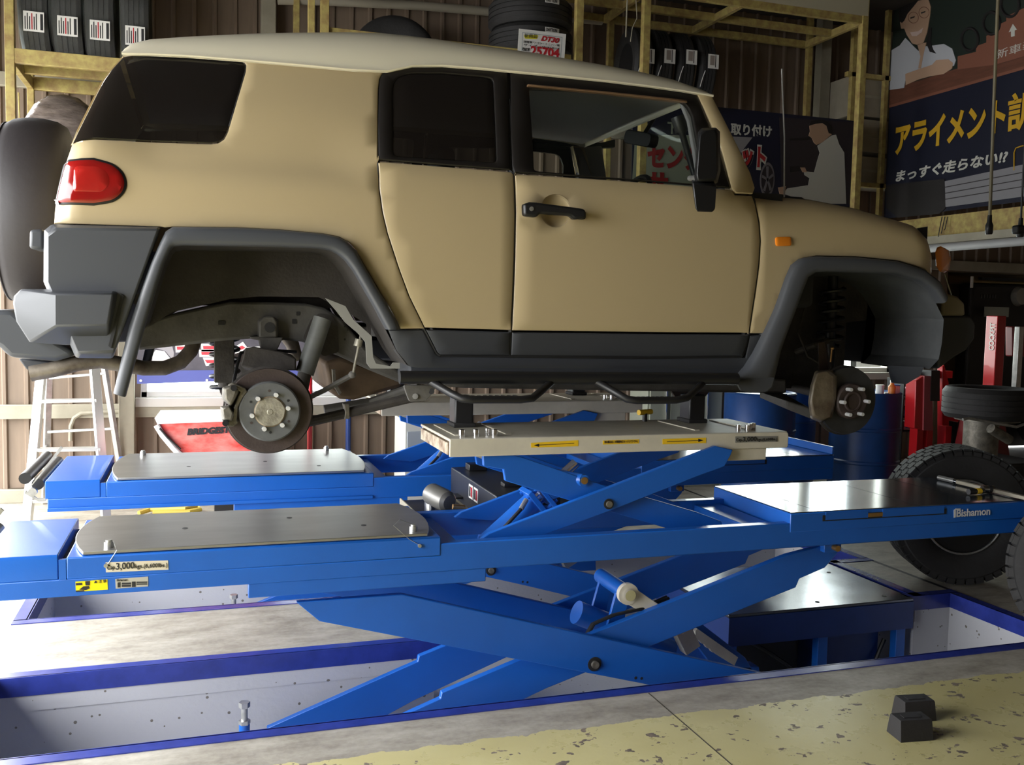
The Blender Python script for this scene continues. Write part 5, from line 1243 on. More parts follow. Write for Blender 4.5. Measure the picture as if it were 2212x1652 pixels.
M['pyellow'] = mat('poster_yellow', (.55, .32, .012), .55)
zw0 = aX(1915, 232, BX).z; zw1 = aX(1915, 196, BX).z
MB().box(BX-.0025, BX-.001, yr, yl, zw1, zt).build('print_shape', M['pgreen'], bp_)
MB().box(BX-.004, BX-.001, yr, yl, zw0, zw1).build('print_shape', M['pwood'], bp_)
MB().box(BX-.005, BX-.001, yr, yl, zw0-.012, zw0+.012).build('print_shape', M['pbrown'], bp_)
for yy in (yl-.1, yr+.1): MB().cyl((BX+.006, yy, zt), (BX+.006, yy, CEIL), .006, 6).build('hanging_cord', M['black'], bp_)
# person
layx([(1911, 196), (1913, 150), (1925, 110), (1945, 98), (1957, 82), (1985, 110), (2000, 100), (2020, 98), (2040, 95), (2058, 105), (2066, 130), (2062, 142), (2030, 150), (1960, 160), (1954, 190)], mat('poster_shirt', (.42, .43, .46), .6), 4)
layx([(1957, 160), (1985, 150), (2015, 140), (2024, 130), (2050, 128), (2060, 136), (2058, 148), (2040, 160), (2010, 165), (1985, 172), (1958, 184)], M['pskin'], 5)
layx([(1946, 50), (1952, 10), (1975, -8), (2005, -6), (2012, 15), (2010, 35), (2004, 70), (1996, 92), (1985, 98), (1972, 94), (1960, 75), (1955, 62), (1948, 62)], M['pskin'], 5)
layx([(1944, 45), (1946, 5), (1960, -25), (2000, -30), (2012, 0), (2005, -2), (1985, 2), (1972, 18), (1962, 30), (1955, 45), (1950, 50)], M['phair'], 6)
layx([(1968, 70), (1985, 68), (1996, 60), (1993, 70), (1982, 78), (1972, 78)], mat('poster_smile', (.55, .42, .38), .6), 6)
for cx_, cy_ in ((1973, 38), (1996, 27)):
    MB().tube([aX(cx_+11*math.cos(a), cy_+12*math.sin(a), BX-.009) for a in [2*PI*i/20 for i in range(20)]], .0025, 5, closed=True).build('print_shape', M['pbrown'], bp_)
    layx([(cx_-5, cy_), (cx_+5, cy_-3), (cx_+4, cy_), (cx_-4, cy_+3)], M['phair'], 6)
layx([(1983, 96), (1990, 122), (1985, 148), (1991, 148), (1996, 120), (2002, 92)], M['pskin'], 5)
layx([(2003, 95), (2010, 112), (2024, 116), (2018, 108), (2012, 92), (2014, 60), (2008, 60)], M['phair'], 5)
# steps of card and printed tyres
stp = [(2070, 150), (2070, 122), (2090, 117), (2110, 112), (2110, 100), (2132, 92), (2132, 78), (2155, 68), (2155, 55), (2175, 46), (2175, 36), (2200, 24), (2260, -5), (2260, 108), (2150, 140)]
layx(stp, M['pbrown'], 4)
for cx_, cy_, r_ in ((2095, 85, 24), (2142, 50, 24), (2182, 10, 26)):
    MB().tube([aX(cx_+r_*.75*math.cos(a), cy_+r_*math.sin(a), BX-.008) for a in [2*PI*i/24 for i in range(24)]], .012, 6, closed=True).build('print_shape', M['phair'], bp_)
layx([(2186, 80), (2186, 68), (2181, 70), (2190, 52), (2199, 64), (2194, 66), (2194, 78)], M['pwhite'], 6)
def xtext(s_, a, b, h, m, d=.006, **k):
    A = aX(*a, BX); B = aX(*b, BX); return text(s_, h, m, Vector((BX-d, A.y, A.z)), (0, -1, 0), (0, 0, 1), bp_, wfit=abs(A.y-B.y), **k)
xtext('新車装', (2152, 127), (2238, 107), .075, M['pwhite'])
xtext('アライメント', (1934, 330), (2172, 279), .29, M['pyellow'], off=.012)
xtext('調', (2176, 278), (2250, 262), .30, M['pyellow'], off=.006)
xtext('まっすぐ走らない!?', (1936, 391), (2178, 353), .105, M['pwhite'], off=.0035, shear=.15)
MB().tube([Vector((BX-.006, p.y, p.z)) for p in (aX(2192, 368, BX), aX(2192, 330, BX), aX(2196, 320, BX), aX(2206, 316, BX), aX(2260, 306, BX))], .005, 6).build('print_shape', M['pyellow'], bp_)
layx([(2040, 392), (2260, 345), (2260, 418), (2038, 448)], mat('poster_grey_sheets', (.22, .215, .23), .6), 4)
for k in range(3):
    layx([(2040, 404+13*k), (2260, 362+16*k), (2260, 364+16*k), (2040, 406+13*k)], M['pdark'], 5)
layx([(1916, 400), (2042, 386), (2044, 450), (2030, 462), (1940, 470), (1916, 450)], M['phair'], 5)
# beam and pale pipes under the poster
bm_ = wthing('wall_beam', 'yellow green beam with pale pipes below the large poster', 'beam', (BX, 6.6, aX(2060, 500, BX).z))
z0, z1 = aX(2060, 505, BX).z, aX(2060, 462, BX).z
MB().box(BX+.03, BX+.10, yr-.3, yl+.45, z0, z1).build('beam', M['rack'], bm_)
MB().box(BX-.02, BX+.06, yr-.3, yl+.2, z0-.07, z0-.005).build('pipe_tray', M['beam'], bm_)
MB().cyl((BX-.03, yr-.3, z0-.11), (BX-.03, yl+.1, z0-.11), .035, 14).build('pale_pipe', mat('pale_grey_pipe', (.34, .34, .34), .5), bm_)
for k in range(3):
    q = aX(2035+6*k, 468, BX-.01); MB().tube([q, q+Vector((-.01, .01, -.10)), q+Vector((-.01, .02, -.17+.03*k))], .004, 5).build('tie_cord', M['ink'], bm_)
# second rack bay with cartons between the end rack post and the poster
rk3 = wthing('carton_shelf', 'yellow green shelf frame with cartons behind the poster edge', 'shelf', tuple(aY(1890, 300, 7.5)))
for y_ in (165, 400): 
    a_ = aY(1880, y_, 7.3); MB().box(a_.x-.25, a_.x+.45, 7.29, 7.335, a_.z-.02, a_.z+.02).build('beam', M['rack'], rk3)
for px_ in (1834, 1905): a_ = aY(px_, 300, 7.32); MB().box(a_.x-.02, a_.x+.02, 7.29, 7.335, 1.8, CEIL).build('post', M['rack'], rk3)
M['carton'] = mat('grey_brown_carton', (.34, .30, .23), .8, var=.2, vscale=4)
for i, (y0_, y1_, lab) in enumerate(((170, 248, 'upper pale carton on the shelf beside the large poster'), (262, 325, 'middle pale carton on the shelf beside the large poster'), (342, 396, 'lower pale carton on the shelf beside the large poster'))):
    a_ = aY(1838, y1_, 7.36); b_ = aY(1915, y0_, 7.36)
    c_ = wthing('carton', lab, 'box', tuple(a_), group='cartons beside the poster')
    cz0 = min(a_.z, b_.z); cz1 = max(a_.z, b_.z)
    MB().box(a_.x, b_.x+.25, 7.36, 7.75, cz0, cz1).build('carton_body', M['carton'], c_, bevel=.004)
    MB().box(a_.x+.02, b_.x+.23, 7.357, 7.36, (cz0+cz1)/2-.012, (cz0+cz1)/2+.012).build('carton_tape', M['beam'], c_)

# --- hanging pull grips
for px_, yb_, lab, xg in ((2136, 506, 'rod with dark grip hanging in front of the large poster lettering', 0), (2203, 512, 'second hanging rod with bulky dark grip at the picture edge', 1)):
    Yg = 5.2; b_ = aY(px_, yb_, Yg); t_ = aY(px_+(22 if not xg else 30), -60, Yg)
    hg = wthing('pull_grip', lab, 'pull grip', tuple(t_)); top = Vector((t_.x, t_.y, CEIL)); 
    MB().tube([b_+Vector((0, 0, .12)), b_.lerp(t_, .5), t_, top], .011 if not xg else .007, 8).build('pull_rod', mat('olive_rod', (.20, .17, .10), .5) if not xg else M['black'], hg)
    MB().lathe([(0, 0), (.020, .0), (.025, .01), (.026, .06), (.016, .085), (.014, .13), (0, .13)], b_, (0, 0, 1), 14).build('grip', M['black'], hg)
    if xg: MB().box(b_.x-.05, b_.x+.05, b_.y-.03, b_.y+.03, b_.z+.02, b_.z+.08).build('grip_body', M['black'], hg, bevel=.012)

# --- aluminium stepladder
ld = wthing('stepladder', 'white aluminium stepladder standing by the brown wall behind the exhaust', 'ladder', tuple(aZ(150, 1120, 0)))
LYb = 7.05
fb = [aZ(58, 1130, 0), aZ(229, 1117, 0)]
ftp = [aY(88, 820, 7.30), aY(205, 808, 7.30)]
def plank(name, a, b, w_, t_, m, par):
    a = Vector(a); b = Vector(b); d_ = (b-a); L = d_.length
    Mx = Matrix.Translation(a) @ d_.to_track_quat('Z', 'Y').to_matrix().to_4x4()
    return MB().box(-w_/2, w_/2, -t_/2, t_/2, 0, L, Mx).build(name, m, par, bevel=.003)
topz = .6
fr_ = []
for a, b in zip(fb, ftp):
    e_ = a+(b-a)*1.9; plank('front_rail', a, e_, .06, .045, M['alu'], ld); fr_.append((a, e_))
def onr(i, y):  # point on rail i at image height y
    a, e_ = fr_[i]; best = min(range(201), key=lambda k: abs(pix(a+(e_-a)*k/200)[1]-y)); return a+(e_-a)*best/200
for y_ in (868, 972, 1083):
    a, b = onr(0, y_), onr(1, y_-4)
    st = MB(); d_ = b-a; st.box(0, d_.length, -.03, .05, -.012, .012, Matrix.Translation(a) @ d_.to_track_quat('X', 'Z').to_matrix().to_4x4()); st.build('step', M['alu'], ld, bevel=.002)
rb_ = [Vector((fb[0].x+.02, 7.70, 0)), aZ(270, 1075, 0)]
rb_[1] = Vector((aY(268, 1000, 7.55).x, 7.68, 0))
for i, a in enumerate(rb_):
    e_ = fr_[i][1]; plank('rear_rail', a, e_, .045, .03, M['galv'], ld)
for k in (.30, .52): plank('rear_brace', rb_[0].lerp(fr_[0][1], k), rb_[1].lerp(fr_[1][1], k), .03, .02, M['galv'], ld)
plank('spreader', fb[0].lerp(fr_[0][1], .15), rb_[0].lerp(fr_[0][1], .25), .02, .008, M['galv'], ld)
# conduit on the wall
cdt = MB().tube([aY(152, 952, 7.76), aY(153, 920, 7.76), aY(160, 903, 7.76), aY(175, 893, 7.76), aY(215, 890, 7.76), aY(262, 888, 7.76)], .016, 8).build('wall_conduit', M['beam']); tag(cdt, 'grey conduit bending along the brown wall behind the stepladder', 'conduit')

# --- red plastic cover and window banner
rcv = wthing('tyre_display_cover', 'red and white plastic cover with dark lettering in front of the wall window', 'cover', tuple(aY(430, 980, 6.9)))
RY = 6.85
M['redplastic'] = mat('red_glossy_plastic', (.66, .060, .045), .25, var=.35, vscale=4, col2=(.80, .30, .26), bump=.8, bscale=7, stretch=(1, 1, 2))
hull([P3(*p, RY) for p in ((338, 915), (480, 908), (600, 905), (600, 1002), (400, 1002), (372, 968), (350, 935))]+[P3(*p, RY+.35) for p in ((345, 905), (600, 897), (600, 990), (410, 985))]).build('red_sheet', M['redplastic'], rcv, bevel=.01)
hull([P3(*p, RY-.01) for p in ((334, 903), (347, 888), (480, 885), (600, 882), (600, 906), (480, 908), (340, 916))]+[P3(*p, RY+.35) for p in ((347, 886), (600, 882), (600, 895), (347, 898))]).build('white_band', mat('white_glossy_plastic', (.85, .82, .80), .25), rcv, bevel=.01)
MB().tube([aY(338, 918, RY-.01), aY(350, 938, RY-.015), aY(375, 968, RY-.015), aY(405, 998, RY-.01)], .020, 10).build('white_piping', bpy.data.materials['white_glossy_plastic'], rcv)
MB().tube([aY(345, 925, RY-.035), aY(362, 945, RY-.035), aY(390, 970, RY-.03)], .007, 8).build('dark_piping', M['ink'], rcv)
px_text('BRIDGESTONE', (404, 939), (540, 931), .058, RY-.006, M['ink'], rcv, off=.0035, shear=.2)
q = aY(480, 980, RY); MB().box(q.x-.05, q.x+.45, RY+.08, RY+.30, 0, q.z-.02).build('display_stand', M['black'], rcv)
bn = wthing('window_banner', 'dark banner with red white edged letters hung across the wall window', 'banner', tuple(aY(420, 800, 7.70)))
BY = 7.66
MB().prism(SY([(296, 560), (830, 575), (830, 800), (296, 806)], BY), BY, BY+.006).build('banner_cloth', mat('grey_black_banner', (.11, .10, .12), .6, var=.5, vscale=3), bn)
MB().prism(SY([(296, 801), (830, 795), (830, 812), (296, 829)], BY), BY-.003, BY+.006).build('banner_hem', mat('banner_blue', (.10, .12, .38), .6), bn)
layb = lambda pts, m, k=1: MB().prism(SY(pts, BY), BY-.002*k-.001, BY-.001).build('print_shape', m, bn)
layb([(330, 765), (336, 756), (355, 758), (374, 782), (350, 790), (328, 788)], M['white'])
layb([(338, 752), (372, 746), (376, 762), (374, 778), (357, 758)], mat('banner_grey', (.36, .34, .36), .6))
for pts in ([(380, 745), (405, 745), (405, 758), (381, 759)], [(436, 744), (470, 744), (470, 757), (437, 757)], [(432, 757), (470, 757), (470, 769), (433, 769)], [(440, 774), (470, 774), (470, 786), (446, 788)], [(505, 752), (524, 741), (532, 750), (512, 765)], [(535, 752), (570, 750), (570, 768), (540, 766)]):
    cx_ = sum(p[0] for p in pts)/4; cy_ = sum(p[1] for p in pts)/4
    layb([(cx_+(x-cx_)*1.12, cy_+(y-cy_)*1.3) for x, y in pts], M['white'], 2)
    layb([(cx_+(x-cx_)*.86, cy_+(y-cy_)*.5) for x, y in pts], mat('banner_red', (.62, .05, .07), .6) if 'banner_red' not in bpy.data.materials else bpy.data.materials['banner_red'], 3)
for x, y in ((304, 822), (447, 821)):
    q = aY(x, y, BY-.004); MB().cyl(q, q+Vector((0, -.004, 0)), .010, 12).build('eyelet', M['white'], bn)
# --- control cabinet and poles behind the far runway
cc = wthing('control_cabinet', 'white control cabinet standing behind the lift by the brown wall', 'cabinet', tuple(aZ(880, 1050, 0)))
a_ = aY(849, 940, 7.0); b_ = aY(881, 940, 6.62)
MB().box(b_.x-.02, b_.x+.30, 6.62, 7.0, 0, aY(865, 903, 6.8).z).build('cabinet_body', mat('cabinet_white', (.55, .55, .50), .5), cc, bevel=.005)
MB().box(b_.x-.005, b_.x+.285, 6.612, 6.62, .4, aY(865, 925, 6.8).z).build('cabinet_door', mat('cabinet_front_shade', (.30, .33, .36), .5), cc, bevel=.003)  # shade of the white cabinet's front face put into this grey
MB().box(b_.x+.24, b_.x+.26, 6.60, 6.612, .8, .88).build('cabinet_handle', M['black'], cc)
for px_, m, lab in ((752, M['coverblue'], 'dark blue upright pole in front of the brown wall'), (669, M['red'], 'red upright pole showing behind the rear brake disc')):
    q = aZ(px_, 1062, 0); q.y = 7.3; q.x = aY(px_, 950, 7.3).x
    po = wthing('upright_pole', lab, 'pole', (q.x, 7.3, 0))
    MB().cyl((q.x, 7.3, 0), (q.x, 7.3, 1.05), .020, 12).build('pole_tube', m, po)
    MB().cyl((q.x, 7.3, 0), (q.x, 7.3, .02), .09, 20).build('pole_base', M['black'], po)
hs = MB().tube([aZ(300, 1108, .02), aZ(325, 1100, .03), aZ(400, 1098, .04), aZ(425, 1092, .04), aZ(432, 1100, .02), aZ(410, 1104, .02), aZ(330, 1106, .02)], .018, 8).build('yellow_hose', mat('yellow_hose', (.45, .34, .05), .5)); tag(hs, 'yellow hose lying on the floor beneath the far runway', 'hose')
# ------------------------------------------------------------------ wheels, chocks, tools and the dark corner beyond the bonnet
def wheel(loc, axis, R, W, ri, lab, dark, grp=None, studs=44):
    t = thing('wheel', lab, 'wheel', loc, group=grp, rot=rotz_to(axis))
    me = tyre_mesh(R, W, ri, 3, n=64); link('tyre', me, None, t)
    tb = MB(); h = W/2
    for k in range(studs):
        a = 2*PI*k/studs
        for j, (y0, y1) in enumerate(((-h*.90, -h*.50), (-h*.42, -h*.04), (h*.04, h*.42), (h*.50, h*.90))):
            aa = a+(.5*(j % 2))*2*PI/studs; w_ = 2*PI/studs*.40
            P = [(r_*math.cos(aa+s_*w_), y_, r_*math.sin(aa+s_*w_)) for r_ in (R-.006, R+.005) for y_ in (y0, y1) for s_ in (-1, 1)]
            tb.add(P, [(4, 5, 7, 6), (0, 1, 5, 4), (2, 6, 7, 3), (0, 4, 6, 2), (1, 3, 7, 5)])
            if j in (0, 3):
                yy = y0 if j == 0 else y1; s2 = -1 if j == 0 else 1
                P = [(r_*math.cos(aa+s_*w_), yy+d_*s2, r_*math.sin(aa+s_*w_)) for r_ in (R-.045, R-.008) for d_ in (-.012, .006) for s_ in (-1, 1)]
                tb.add(P, [(4, 5, 7, 6), (0, 1, 5, 4), (2, 6, 7, 3), (0, 4, 6, 2), (1, 3, 7, 5)])
    o = tb.build('tread_blocks', M['rubber'], t); o['kind'] = 'stuff'
    rm_ = M['black'] if dark else M['galv']
    MB().lathe([(ri+.006, -h*.80), (ri-.012, -h*.84), (ri-.02, -h*.7), (ri-.035, -h*.1), (ri-.04, h*.5), (ri-.01, h*.8), (ri+.006, h*.80)], (0, 0, 0), (0, 1, 0), 48).build('rim', rm_, t)
    MB().lathe([(0, -h*.30), (.07, -h*.32), (.09, -h*.1), (ri-.03, -h*.25), (ri-.03, -h*.1), (0, -h*.1)], (0, 0, 0), (0, 1, 0), 40).build('rim_face', rm_, t)
    MB().tube([((ri-.004)*math.cos(a), -h*.86, (ri-.004)*math.sin(a)) for a in [2*PI*i/48 for i in range(48)]], .006, 6, closed=True).build('rim_lip', M['galv'], t)
    for k in range(6):
        a = k*PI/3; MB().cyl((.0698*math.cos(a), -h*.30, .0698*math.sin(a)), (.0698*math.cos(a), -h*.20, .0698*math.sin(a)), .011, 10).build('nut_hole', M['ink'], t)
    return t
wheel((4.155, 4.315, .398), (.40, .92, 0), .385, .27, .215, 'off-road wheel standing behind the end of the front runway', True, 'removed off-road wheels')
wheel((3.872, 3.118, .398), (.85, .50, 0), .385, .27, .215, 'off-road wheel cut by the picture edge, its tread lit', True, 'removed off-road wheels')
# wheel chocks
M['chock'] = mat('black_chock_rubber', (.020, .018, .018), .68, bump=.15, bscale=60)
cA, cB, cC = aZ(1946, 1604, 0), aZ(2017, 1599, 0), aZ(1915, 1579, 0)
ex_, ey_ = cB-cA, cC-cA
sh = [Vector((0, 0, 0)), aZ(2023, 1557, 0)-aZ(2017, 1599, 0)]
for i, lab in enumerate(('black rubber wheel chock on the yellow floor, the one lying in front', 'black rubber wheel chock lying behind the other on the yellow floor')):
    o_ = cA+sh[i]; c0 = o_+(ex_+ey_)/2
    t = wthing('wheel_chock', lab, 'wheel chock', tuple(c0), group='wheel chocks')
    base = [o_, o_+ex_, o_+ex_+ey_, o_+ey_]; hgt = .074
    def lv(k, z, k2=None):
        k2 = k if k2 is None else k2
        return [tuple(c0+ex_*(sx_*.5*k)+ey_*(sy_*.5*k2)+Vector((0, 0, z))) for sx_, sy_ in ((-1, -1), (1, -1), (1, 1), (-1, 1))]
    hull(lv(1.0, 0)+lv(.995, .006)+lv(.96, hgt-.006, .76)+lv(.93, hgt, .70)).build('block', M['chock'], t, bevel=.004)
    d_ = [Vector(p) for p in lv(.55, hgt+.002, .3)]
    MB().add([tuple(p) for p in d_]+[tuple(p-Vector((0, 0, .02))) for p in d_], [(0, 1, 2, 3), (0, 4, 5, 1), (1, 5, 6, 2), (2, 6, 7, 3), (3, 7, 4, 0)]).build('top_recess', M['chock'], t)
# torque wrench and sockets on the front table
zt_ = .655
tw = wthing('torque_wrench', 'long steel torque wrench lying on the front runway table', 'wrench', tuple(aZ(2120, 1050, zt_)))
a_, b_, c_ = aZ(2028, 1031, zt_+.012), aZ(2062, 1039, zt_+.012), aZ(2260, 1086, zt_+.012)
MB().cyl(a_, b_, .0125, 14).build('wrench_grip', M['galv'], tw)
MB().cyl(b_, b_.lerp(c_, .04), .014, 14).build('wrench_collar', M['chrome'], tw)
d_ = (c_-b_); Mx = Matrix.Translation(b_) @ d_.to_track_quat('X', 'Z').to_matrix().to_4x4()
MB().box(0.02, d_.length, -.012, .012, -.010, .010, Mx).build('wrench_bar', mat('bronze_steel', (.40, .36, .28), .35, metal=.8), tw, bevel=.003)
for i, (p, q, r_, m, lab) in enumerate((((2092, 1062), (2124, 1060), .014, M['brass'], 'long dark socket with yellow band on the runway table'), ((2122, 1056), (2146, 1056), .018, M['chrome'], 'short chrome socket on the runway table by the wrench'))):
    s_ = wthing('socket', lab, 'socket', tuple(aZ(*p, zt_)), group='sockets on the runway table')
    A = aZ(*p, zt_+r_); B = aZ(*q, zt_+r_)
    MB().cyl(A, B, r_, 16).build('socket_body', M['black'] if i == 0 else M['chrome'], s_)
    MB().cyl(A.lerp(B, .5), A.lerp(B, .8), r_+.0008, 16).build('socket_band', M['yellowlabel'] if i == 0 else M['black'], s_)
# oil drums
M['drum'] = mat('blue_drum_paint', (.010, .055, .21), .42, var=.25, vscale=5)
def drum(px_, Y, lab):
    c = aY(px_, 900, Y); r = .288
    t = wthing('oil_drum', lab, 'drum', (c.x, Y, 0), group='blue oil drums')
    MB().lathe([(r-.012, .02), (r, .0), (r, .28), (r+.010, .29), (r+.010, .305), (r, .315), (r, .56), (r+.010, .57), (r+.010, .585), (r, .595), (r, .87), (r+.006, .88), (r-.004, .89), (r-.012, .875), (0, .872)], (c.x, Y, 0), (0, 0, 1), 48).build('drum_body', M['drum'], t)
    MB().cyl((c.x+.15, Y-.1, .872), (c.x+.15, Y-.1, .885), .035, 16).build('drum_bung', M['galv'], t)
    return c
d1 = drum(1868, 6.75, 'blue oil drum with an orange bottle on top, behind the front brake disc')
drum(1640, 6.75, 'blue oil drum standing below the front wheel flare, left of the other drums'.replace('left of the other drums', 'by the pale cabinet'))
drum(1692, 7.46, 'blue oil drum pushed back between two other drums')
q = aY(1927, 830, 6.62)
ob = wthing('bottle', 'orange bottle on the blue drum', 'bottle', (q.x, 6.62, .872))
MB().lathe([(0, .0), (.030, 0), (.031, .06), (.028, .07), (.016, .085), (.014, .10), (0, .10)], (q.x, 6.62, .872), (0, 0, 1), 16).build('bottle_body', mat('orange_bottle', (.65, .22, .04), .4), ob)
MB().cyl((q.x, 6.62, .97), (q.x, 6.62, .99), .017, 12).build('bottle_cap', M['white'], ob)
for dx, lab in ((-.09, 'pale can beside the orange bottle on the drum'), (.075, 'white and blue tub on the drum beside the orange bottle')):
    cn = wthing('can', lab, 'can', (q.x+dx, 6.66, .872), group='cans on the drum')
    MB().cyl((q.x+dx, 6.66, .872), (q.x+dx, 6.66, .94), .034, 16).build('can_body', M['white'], cn)
    MB().cyl((q.x+dx, 6.66, .94), (q.x+dx, 6.66, .95), .036, 16).build('can_lid', M['white'] if dx < 0 else M['liftblue'], cn)
# pale cabinet behind the pads
pcab = wthing('parts_cabinet', 'pale green steel cabinet seen between the lifting pads', 'cabinet', tuple(aZ(1430, 1000, 0)))
a_ = aY(1398, 880, 7.35); b_ = aY(1560, 880, 7.35)
MB().box(a_.x, b_.x, 7.35, 7.7, 0, .92).build('cabinet_body', mat('pale_green_cabinet', (.36, .38, .30), .5), pcab, bevel=.006)
for k in range(3):
    MB().box(a_.x+.02+.20*k, a_.x+.19+.20*k, 7.335, 7.35, .1, .88).build('door', bpy.data.materials['pale_green_cabinet'], pcab, bevel=.004)
    MB().cyl((a_.x+.17+.20*k, 7.32, .5), (a_.x+.17+.20*k, 7.32, .85), .008, 8).build('handle', M['chrome'], pcab)
# red tyre changer, with lettered column and a tyre clamped on it
RYc = 6.1
tc_ = wthing('tyre_changer', 'red tyre changer with a white lettered column beyond the bonnet', 'tyre changer', (aY(2100, 900, RYc).x, RYc, 0))
cx0 = aY(2151, 760, RYc).x; cx1 = aY(2170, 760, RYc).x; cy1 = aX(2126, 760, cx0).y; cz0 = aY(2151, 838, RYc).z; cz1 = aY(2151, 682, RYc).z
MB().box(cx0, cx1, RYc, cy1, cz0, cz1).build('column', M['red'], tc_, bevel=.006)
A = aX(2147, 757, cx0-.004)
text('COCKPIT', .070, M['white'], Vector((cx0-.004, cy1-.10, A.z)), (0, 0, 1), (0, 1, 0), tc_, wfit=(aX(2147, 697, cx0).z-A.z), off=.002)
MB().prism(SY([(2126, 838), (2166, 838), (2190, 1010), (2090, 1010)], RYc), RYc+.02, RYc+.19).build('base_cabinet', mat('dark_red_paint', (.16, .008, .010), .4), tc_, bevel=.01)
MB().box(aY(2070, 930, 5.6).x, aY(2250, 930, 5.6).x, 5.5, 6.1, 0, aY(2100, 1000, 5.6).z).build('machine_bed', M['ink'], tc_, bevel=.02)
MB().prism(SY([(2188, 705), (2250, 705), (2250, 770), (2188, 770)], RYc+.06), RYc+.06, RYc+.14).build('arm_head', bpy.data.materials['dark_red_paint'], tc_, bevel=.01)
MB().box(aY(2188, 770, RYc).x, aY(2188, 770, RYc).x+.05, RYc-.05, RYc, aY(2188, 840, RYc).z, aY(2188, 705, RYc).z).build('mount_arm', M['galv'], tc_, bevel=.004)
q = aY(2158, 872, 5.35)
MB().cyl((q.x, 5.5, 0), (q.x, 5.5, q.z-.12), .12, 24).cyl((q.x, 5.45, q.z-.13), (q.x, 5.45, q.z-.115), .22, 32).build('turntable', M['castiron'], tc_)
MB().tube([aY(2080, 906, 5.05), aY(2092, 903, 5.05), aY(2140, 912, 5.0), aY(2196, 922, 4.98), aY(2215, 915, 4.98)], .010, 8).build('tyre_lever', M['galv'], tc_)
MB().cyl(aY(2140, 925, 5.2), aY(2180, 950, 5.2), .035, 14).build('air_cylinder', M['castiron'], tc_)
t = wthing('tyre', 'tyre lying flat on the red tyre changer', 'tyre', (q.x, 5.45, q.z-.11))
o = link('carcass', tyre_mesh(.31, .225, .205), None, t); o.location = (q.x, 5.45, q.z); o.rotation_euler = (PI/2, 0, 0)
# red press / jack cabinet left of it
rp2 = wthing('garage_jack', 'red steel jack cabinet with slanted side plate beside the blue drum', 'jack', (aY(2000, 960, 6.3).x, 6.3, 0))
MB().prism(SY([(1975, 925), (1979, 822), (1996, 812), (2014, 812), (2016, 930), (1995, 930)], 6.3), 6.3, 6.42).build('jack_body', M['red'], rp2, bevel=.006)
MB().prism(SY([(1997, 812), (2014, 812), (2015, 929), (1995, 929)], 6.285), 6.285, 6.30).build('jack_panel', mat('faded_red_panel', (.32, .06, .07), .45), rp2)
MB().prism(SY([(2036, 950), (2036, 792), (2040, 788), (2063, 880), (2076, 896), (2070, 912), (2050, 908), (2052, 950)], 6.4), 6.4, 6.46).build('side_plate', M['red'], rp2, bevel=.004)
for px_ in (1984, 2005, 2045):
    q = aY(px_, 940, 6.35); MB().box(q.x-.03, q.x+.03, 6.33, 6.42, 0, aY(px_, 920, 6.35).z).build('leg', M['red'], rp2)
MB().prism(SY([(2012, 800), (2030, 800), (2030, 866), (2010, 866)], 6.28), 6.28, 6.40).build('jack_ram', M['black'], rp2)
MB().box(aY(1978, 800, 6.4).x, aY(2062, 800, 6.4).x, 6.42, 6.5, aY(2000, 812, 6.4).z-.02, aY(2000, 812, 6.4).z+.04).build('jack_bridge', M['red'], rp2)
# pink and blue packets between drum and jack
for i, (y_, m) in enumerate(((845, 'pink_packet'), (868, 'pale_pink_packet'), (890, 'blue_packet'), (920, 'grey_pink_packet'))):
    colr = [(.45, .22, .27), (.42, .25, .28), (.04, .10, .25), (.30, .20, .22)][i]
    a_ = aY(1952, y_+9, 6.9); b_ = aY(1978, y_-9, 6.9)
    pk = wthing('packet', ['pink packet topmost in the pile between drum and red jack', 'pale pink packet second in the pile between drum and red jack', 'blue packet third in the pile between drum and red jack', 'grey pink packet low in the pile between drum and red jack'][i], 'packet', tuple(a_), group='packets between drum and jack')
    MB().box(a_.x, b_.x+.1, 6.9, 7.1, a_.z+.002, b_.z-.012).build('packet_box', mat(m, colr, .5), pk, bevel=.006)
    MB().box(a_.x+.02, a_.x+.06, 6.896, 6.9, a_.z+.02, b_.z-.02).build('packet_print', M['liftblue'] if i != 2 else M['white'], pk)
sh_ = wthing('packet_shelf', 'dark steel shelf holding the packets between drum and red jack', 'shelf', (aY(1965, 930, 7).x, 7.0, 0))
a_ = aY(1950, 930, 6.9); b_ = aY(1990, 830, 6.9)
for y_ in (855, 879, 901, 931): z_ = aY(1965, y_, 6.9).z; MB().box(a_.x, b_.x+.12, 6.9, 7.12, z_-.008, z_).build('shelf_board', M['black'], sh_)
for x_ in (a_.x-.012, b_.x+.12): MB().box(x_, x_+.012, 6.9, 7.12, 0, b_.z+.05).build('shelf_side', M['black'], sh_)
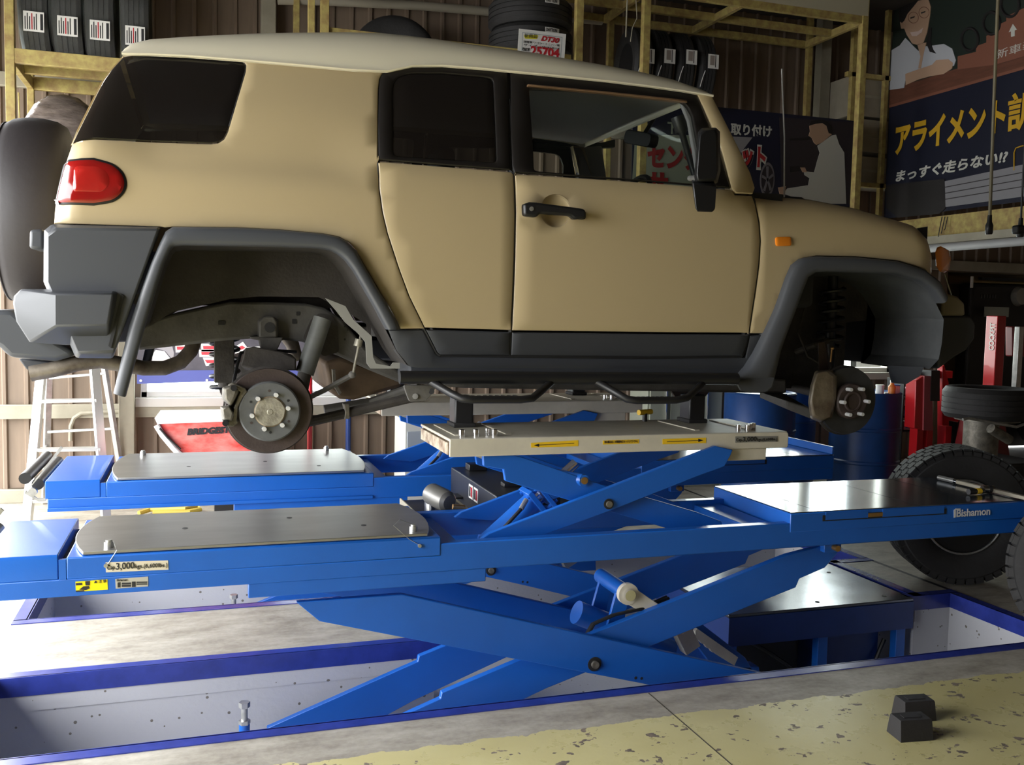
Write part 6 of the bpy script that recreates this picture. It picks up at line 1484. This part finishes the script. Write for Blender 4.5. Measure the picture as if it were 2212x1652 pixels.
# off-road car parked outside the side door
PYr = 8.2
pk_ = wthing('parked_car', 'dark fronted off-road car parked outside behind the red tyre changer', 'car', (aY(2200, 700, PYr).x, PYr+1, 0))
x0_ = aY(2098, 640, PYr).x; x1_ = x0_+1.75; zb_ = aY(2150, 612, PYr).z; ztp = aY(2150, 597, PYr).z
MB().box(x0_, x1_, PYr, PYr+.2, .62, zb_).build('grille_panel', mat('black_grille', (.02, .019, .018), .5), pk_, bevel=.04)
MB().prism([(PYr-.02, zb_), (PYr+.05, ztp), (PYr+.5, ztp+.06), (PYr+.5, zb_)], x0_+.02, x1_-.05, ax='x').build('bonnet', mat('olive_bonnet', (.22, .17, .07), .4), pk_, bevel=.03)
MB().box(x0_+.1, x1_-.45, PYr-.03, PYr+.02, zb_+.03, zb_+.06).build('bonnet_scoop', M['ink'], pk_)
MB().box(x0_, x1_, PYr+.5, PYr+.75, .7, ztp+.55).build('cabin', bpy.data.materials['olive_bonnet'], pk_, bevel=.08)
MB().box(x0_+.1, x1_-.1, PYr-.12, PYr, .42, .62).build('bumper', M['black'], pk_, bevel=.03)
for px_ in (2203,):
    q = aY(px_, 640, PYr-.02); MB().lathe([(0, -.05), (.09, -.04), (.105, 0), (.11, .02), (.08, .05)], q, (0, 1, 0), 24).build('headlamp', mat('headlamp_glass', (.35, .34, .30), .2, metal=.4), pk_)
MB().box(aY(2126, 670, PYr-.12).x, aY(2178, 670, PYr-.12).x, PYr-.13, PYr-.12, aY(2150, 684, PYr-.12).z, aY(2150, 663, PYr-.12).z).build('number_plate', mat('plate_green_white', (.36, .38, .32), .5), pk_)
for k in range(6):
    q = aY(2120+6*k, 640, PYr-.002); MB().box(q.x-.004, q.x+.006, PYr-.006, PYr, q.z-.02, q.z+.02).build('grille_letter', mat('dim_letter', (.10, .10, .10), .4) if k == 0 else bpy.data.materials['dim_letter'], pk_)
for x_ in (x0_+.12, x1_-.12):
    for y_ in (PYr+.45,): MB().lathe([(.0, -.1), (.2, -.11), (.33, -.10), (.36, -.05), (.36, .05), (.33, .10), (0, .1)], (x_, y_, .36), (1, 0, 0), 28).build('wheel', M['rubber'], pk_)
wnd = wthing('marker_pole', 'bright white tipped parking pole in front of the parked car', 'pole', tuple(aY(2099, 640, 8.05)))
q = aY(2100, 597, 8.05); MB().cyl((q.x, 8.05, -.03), (q.x, 8.05, q.z-.12), .008, 8).build('pole_rod', M['black'], wnd)
MB().cyl((q.x, 8.05, q.z-.12), (q.x, 8.05, q.z), .016, 8).build('pole_tip', M['white'], wnd)

# ------------------------------------------------------------------ seat every thing's parts on its own base point
for t in WORLD: here(t)
bpy.context.view_layer.update()
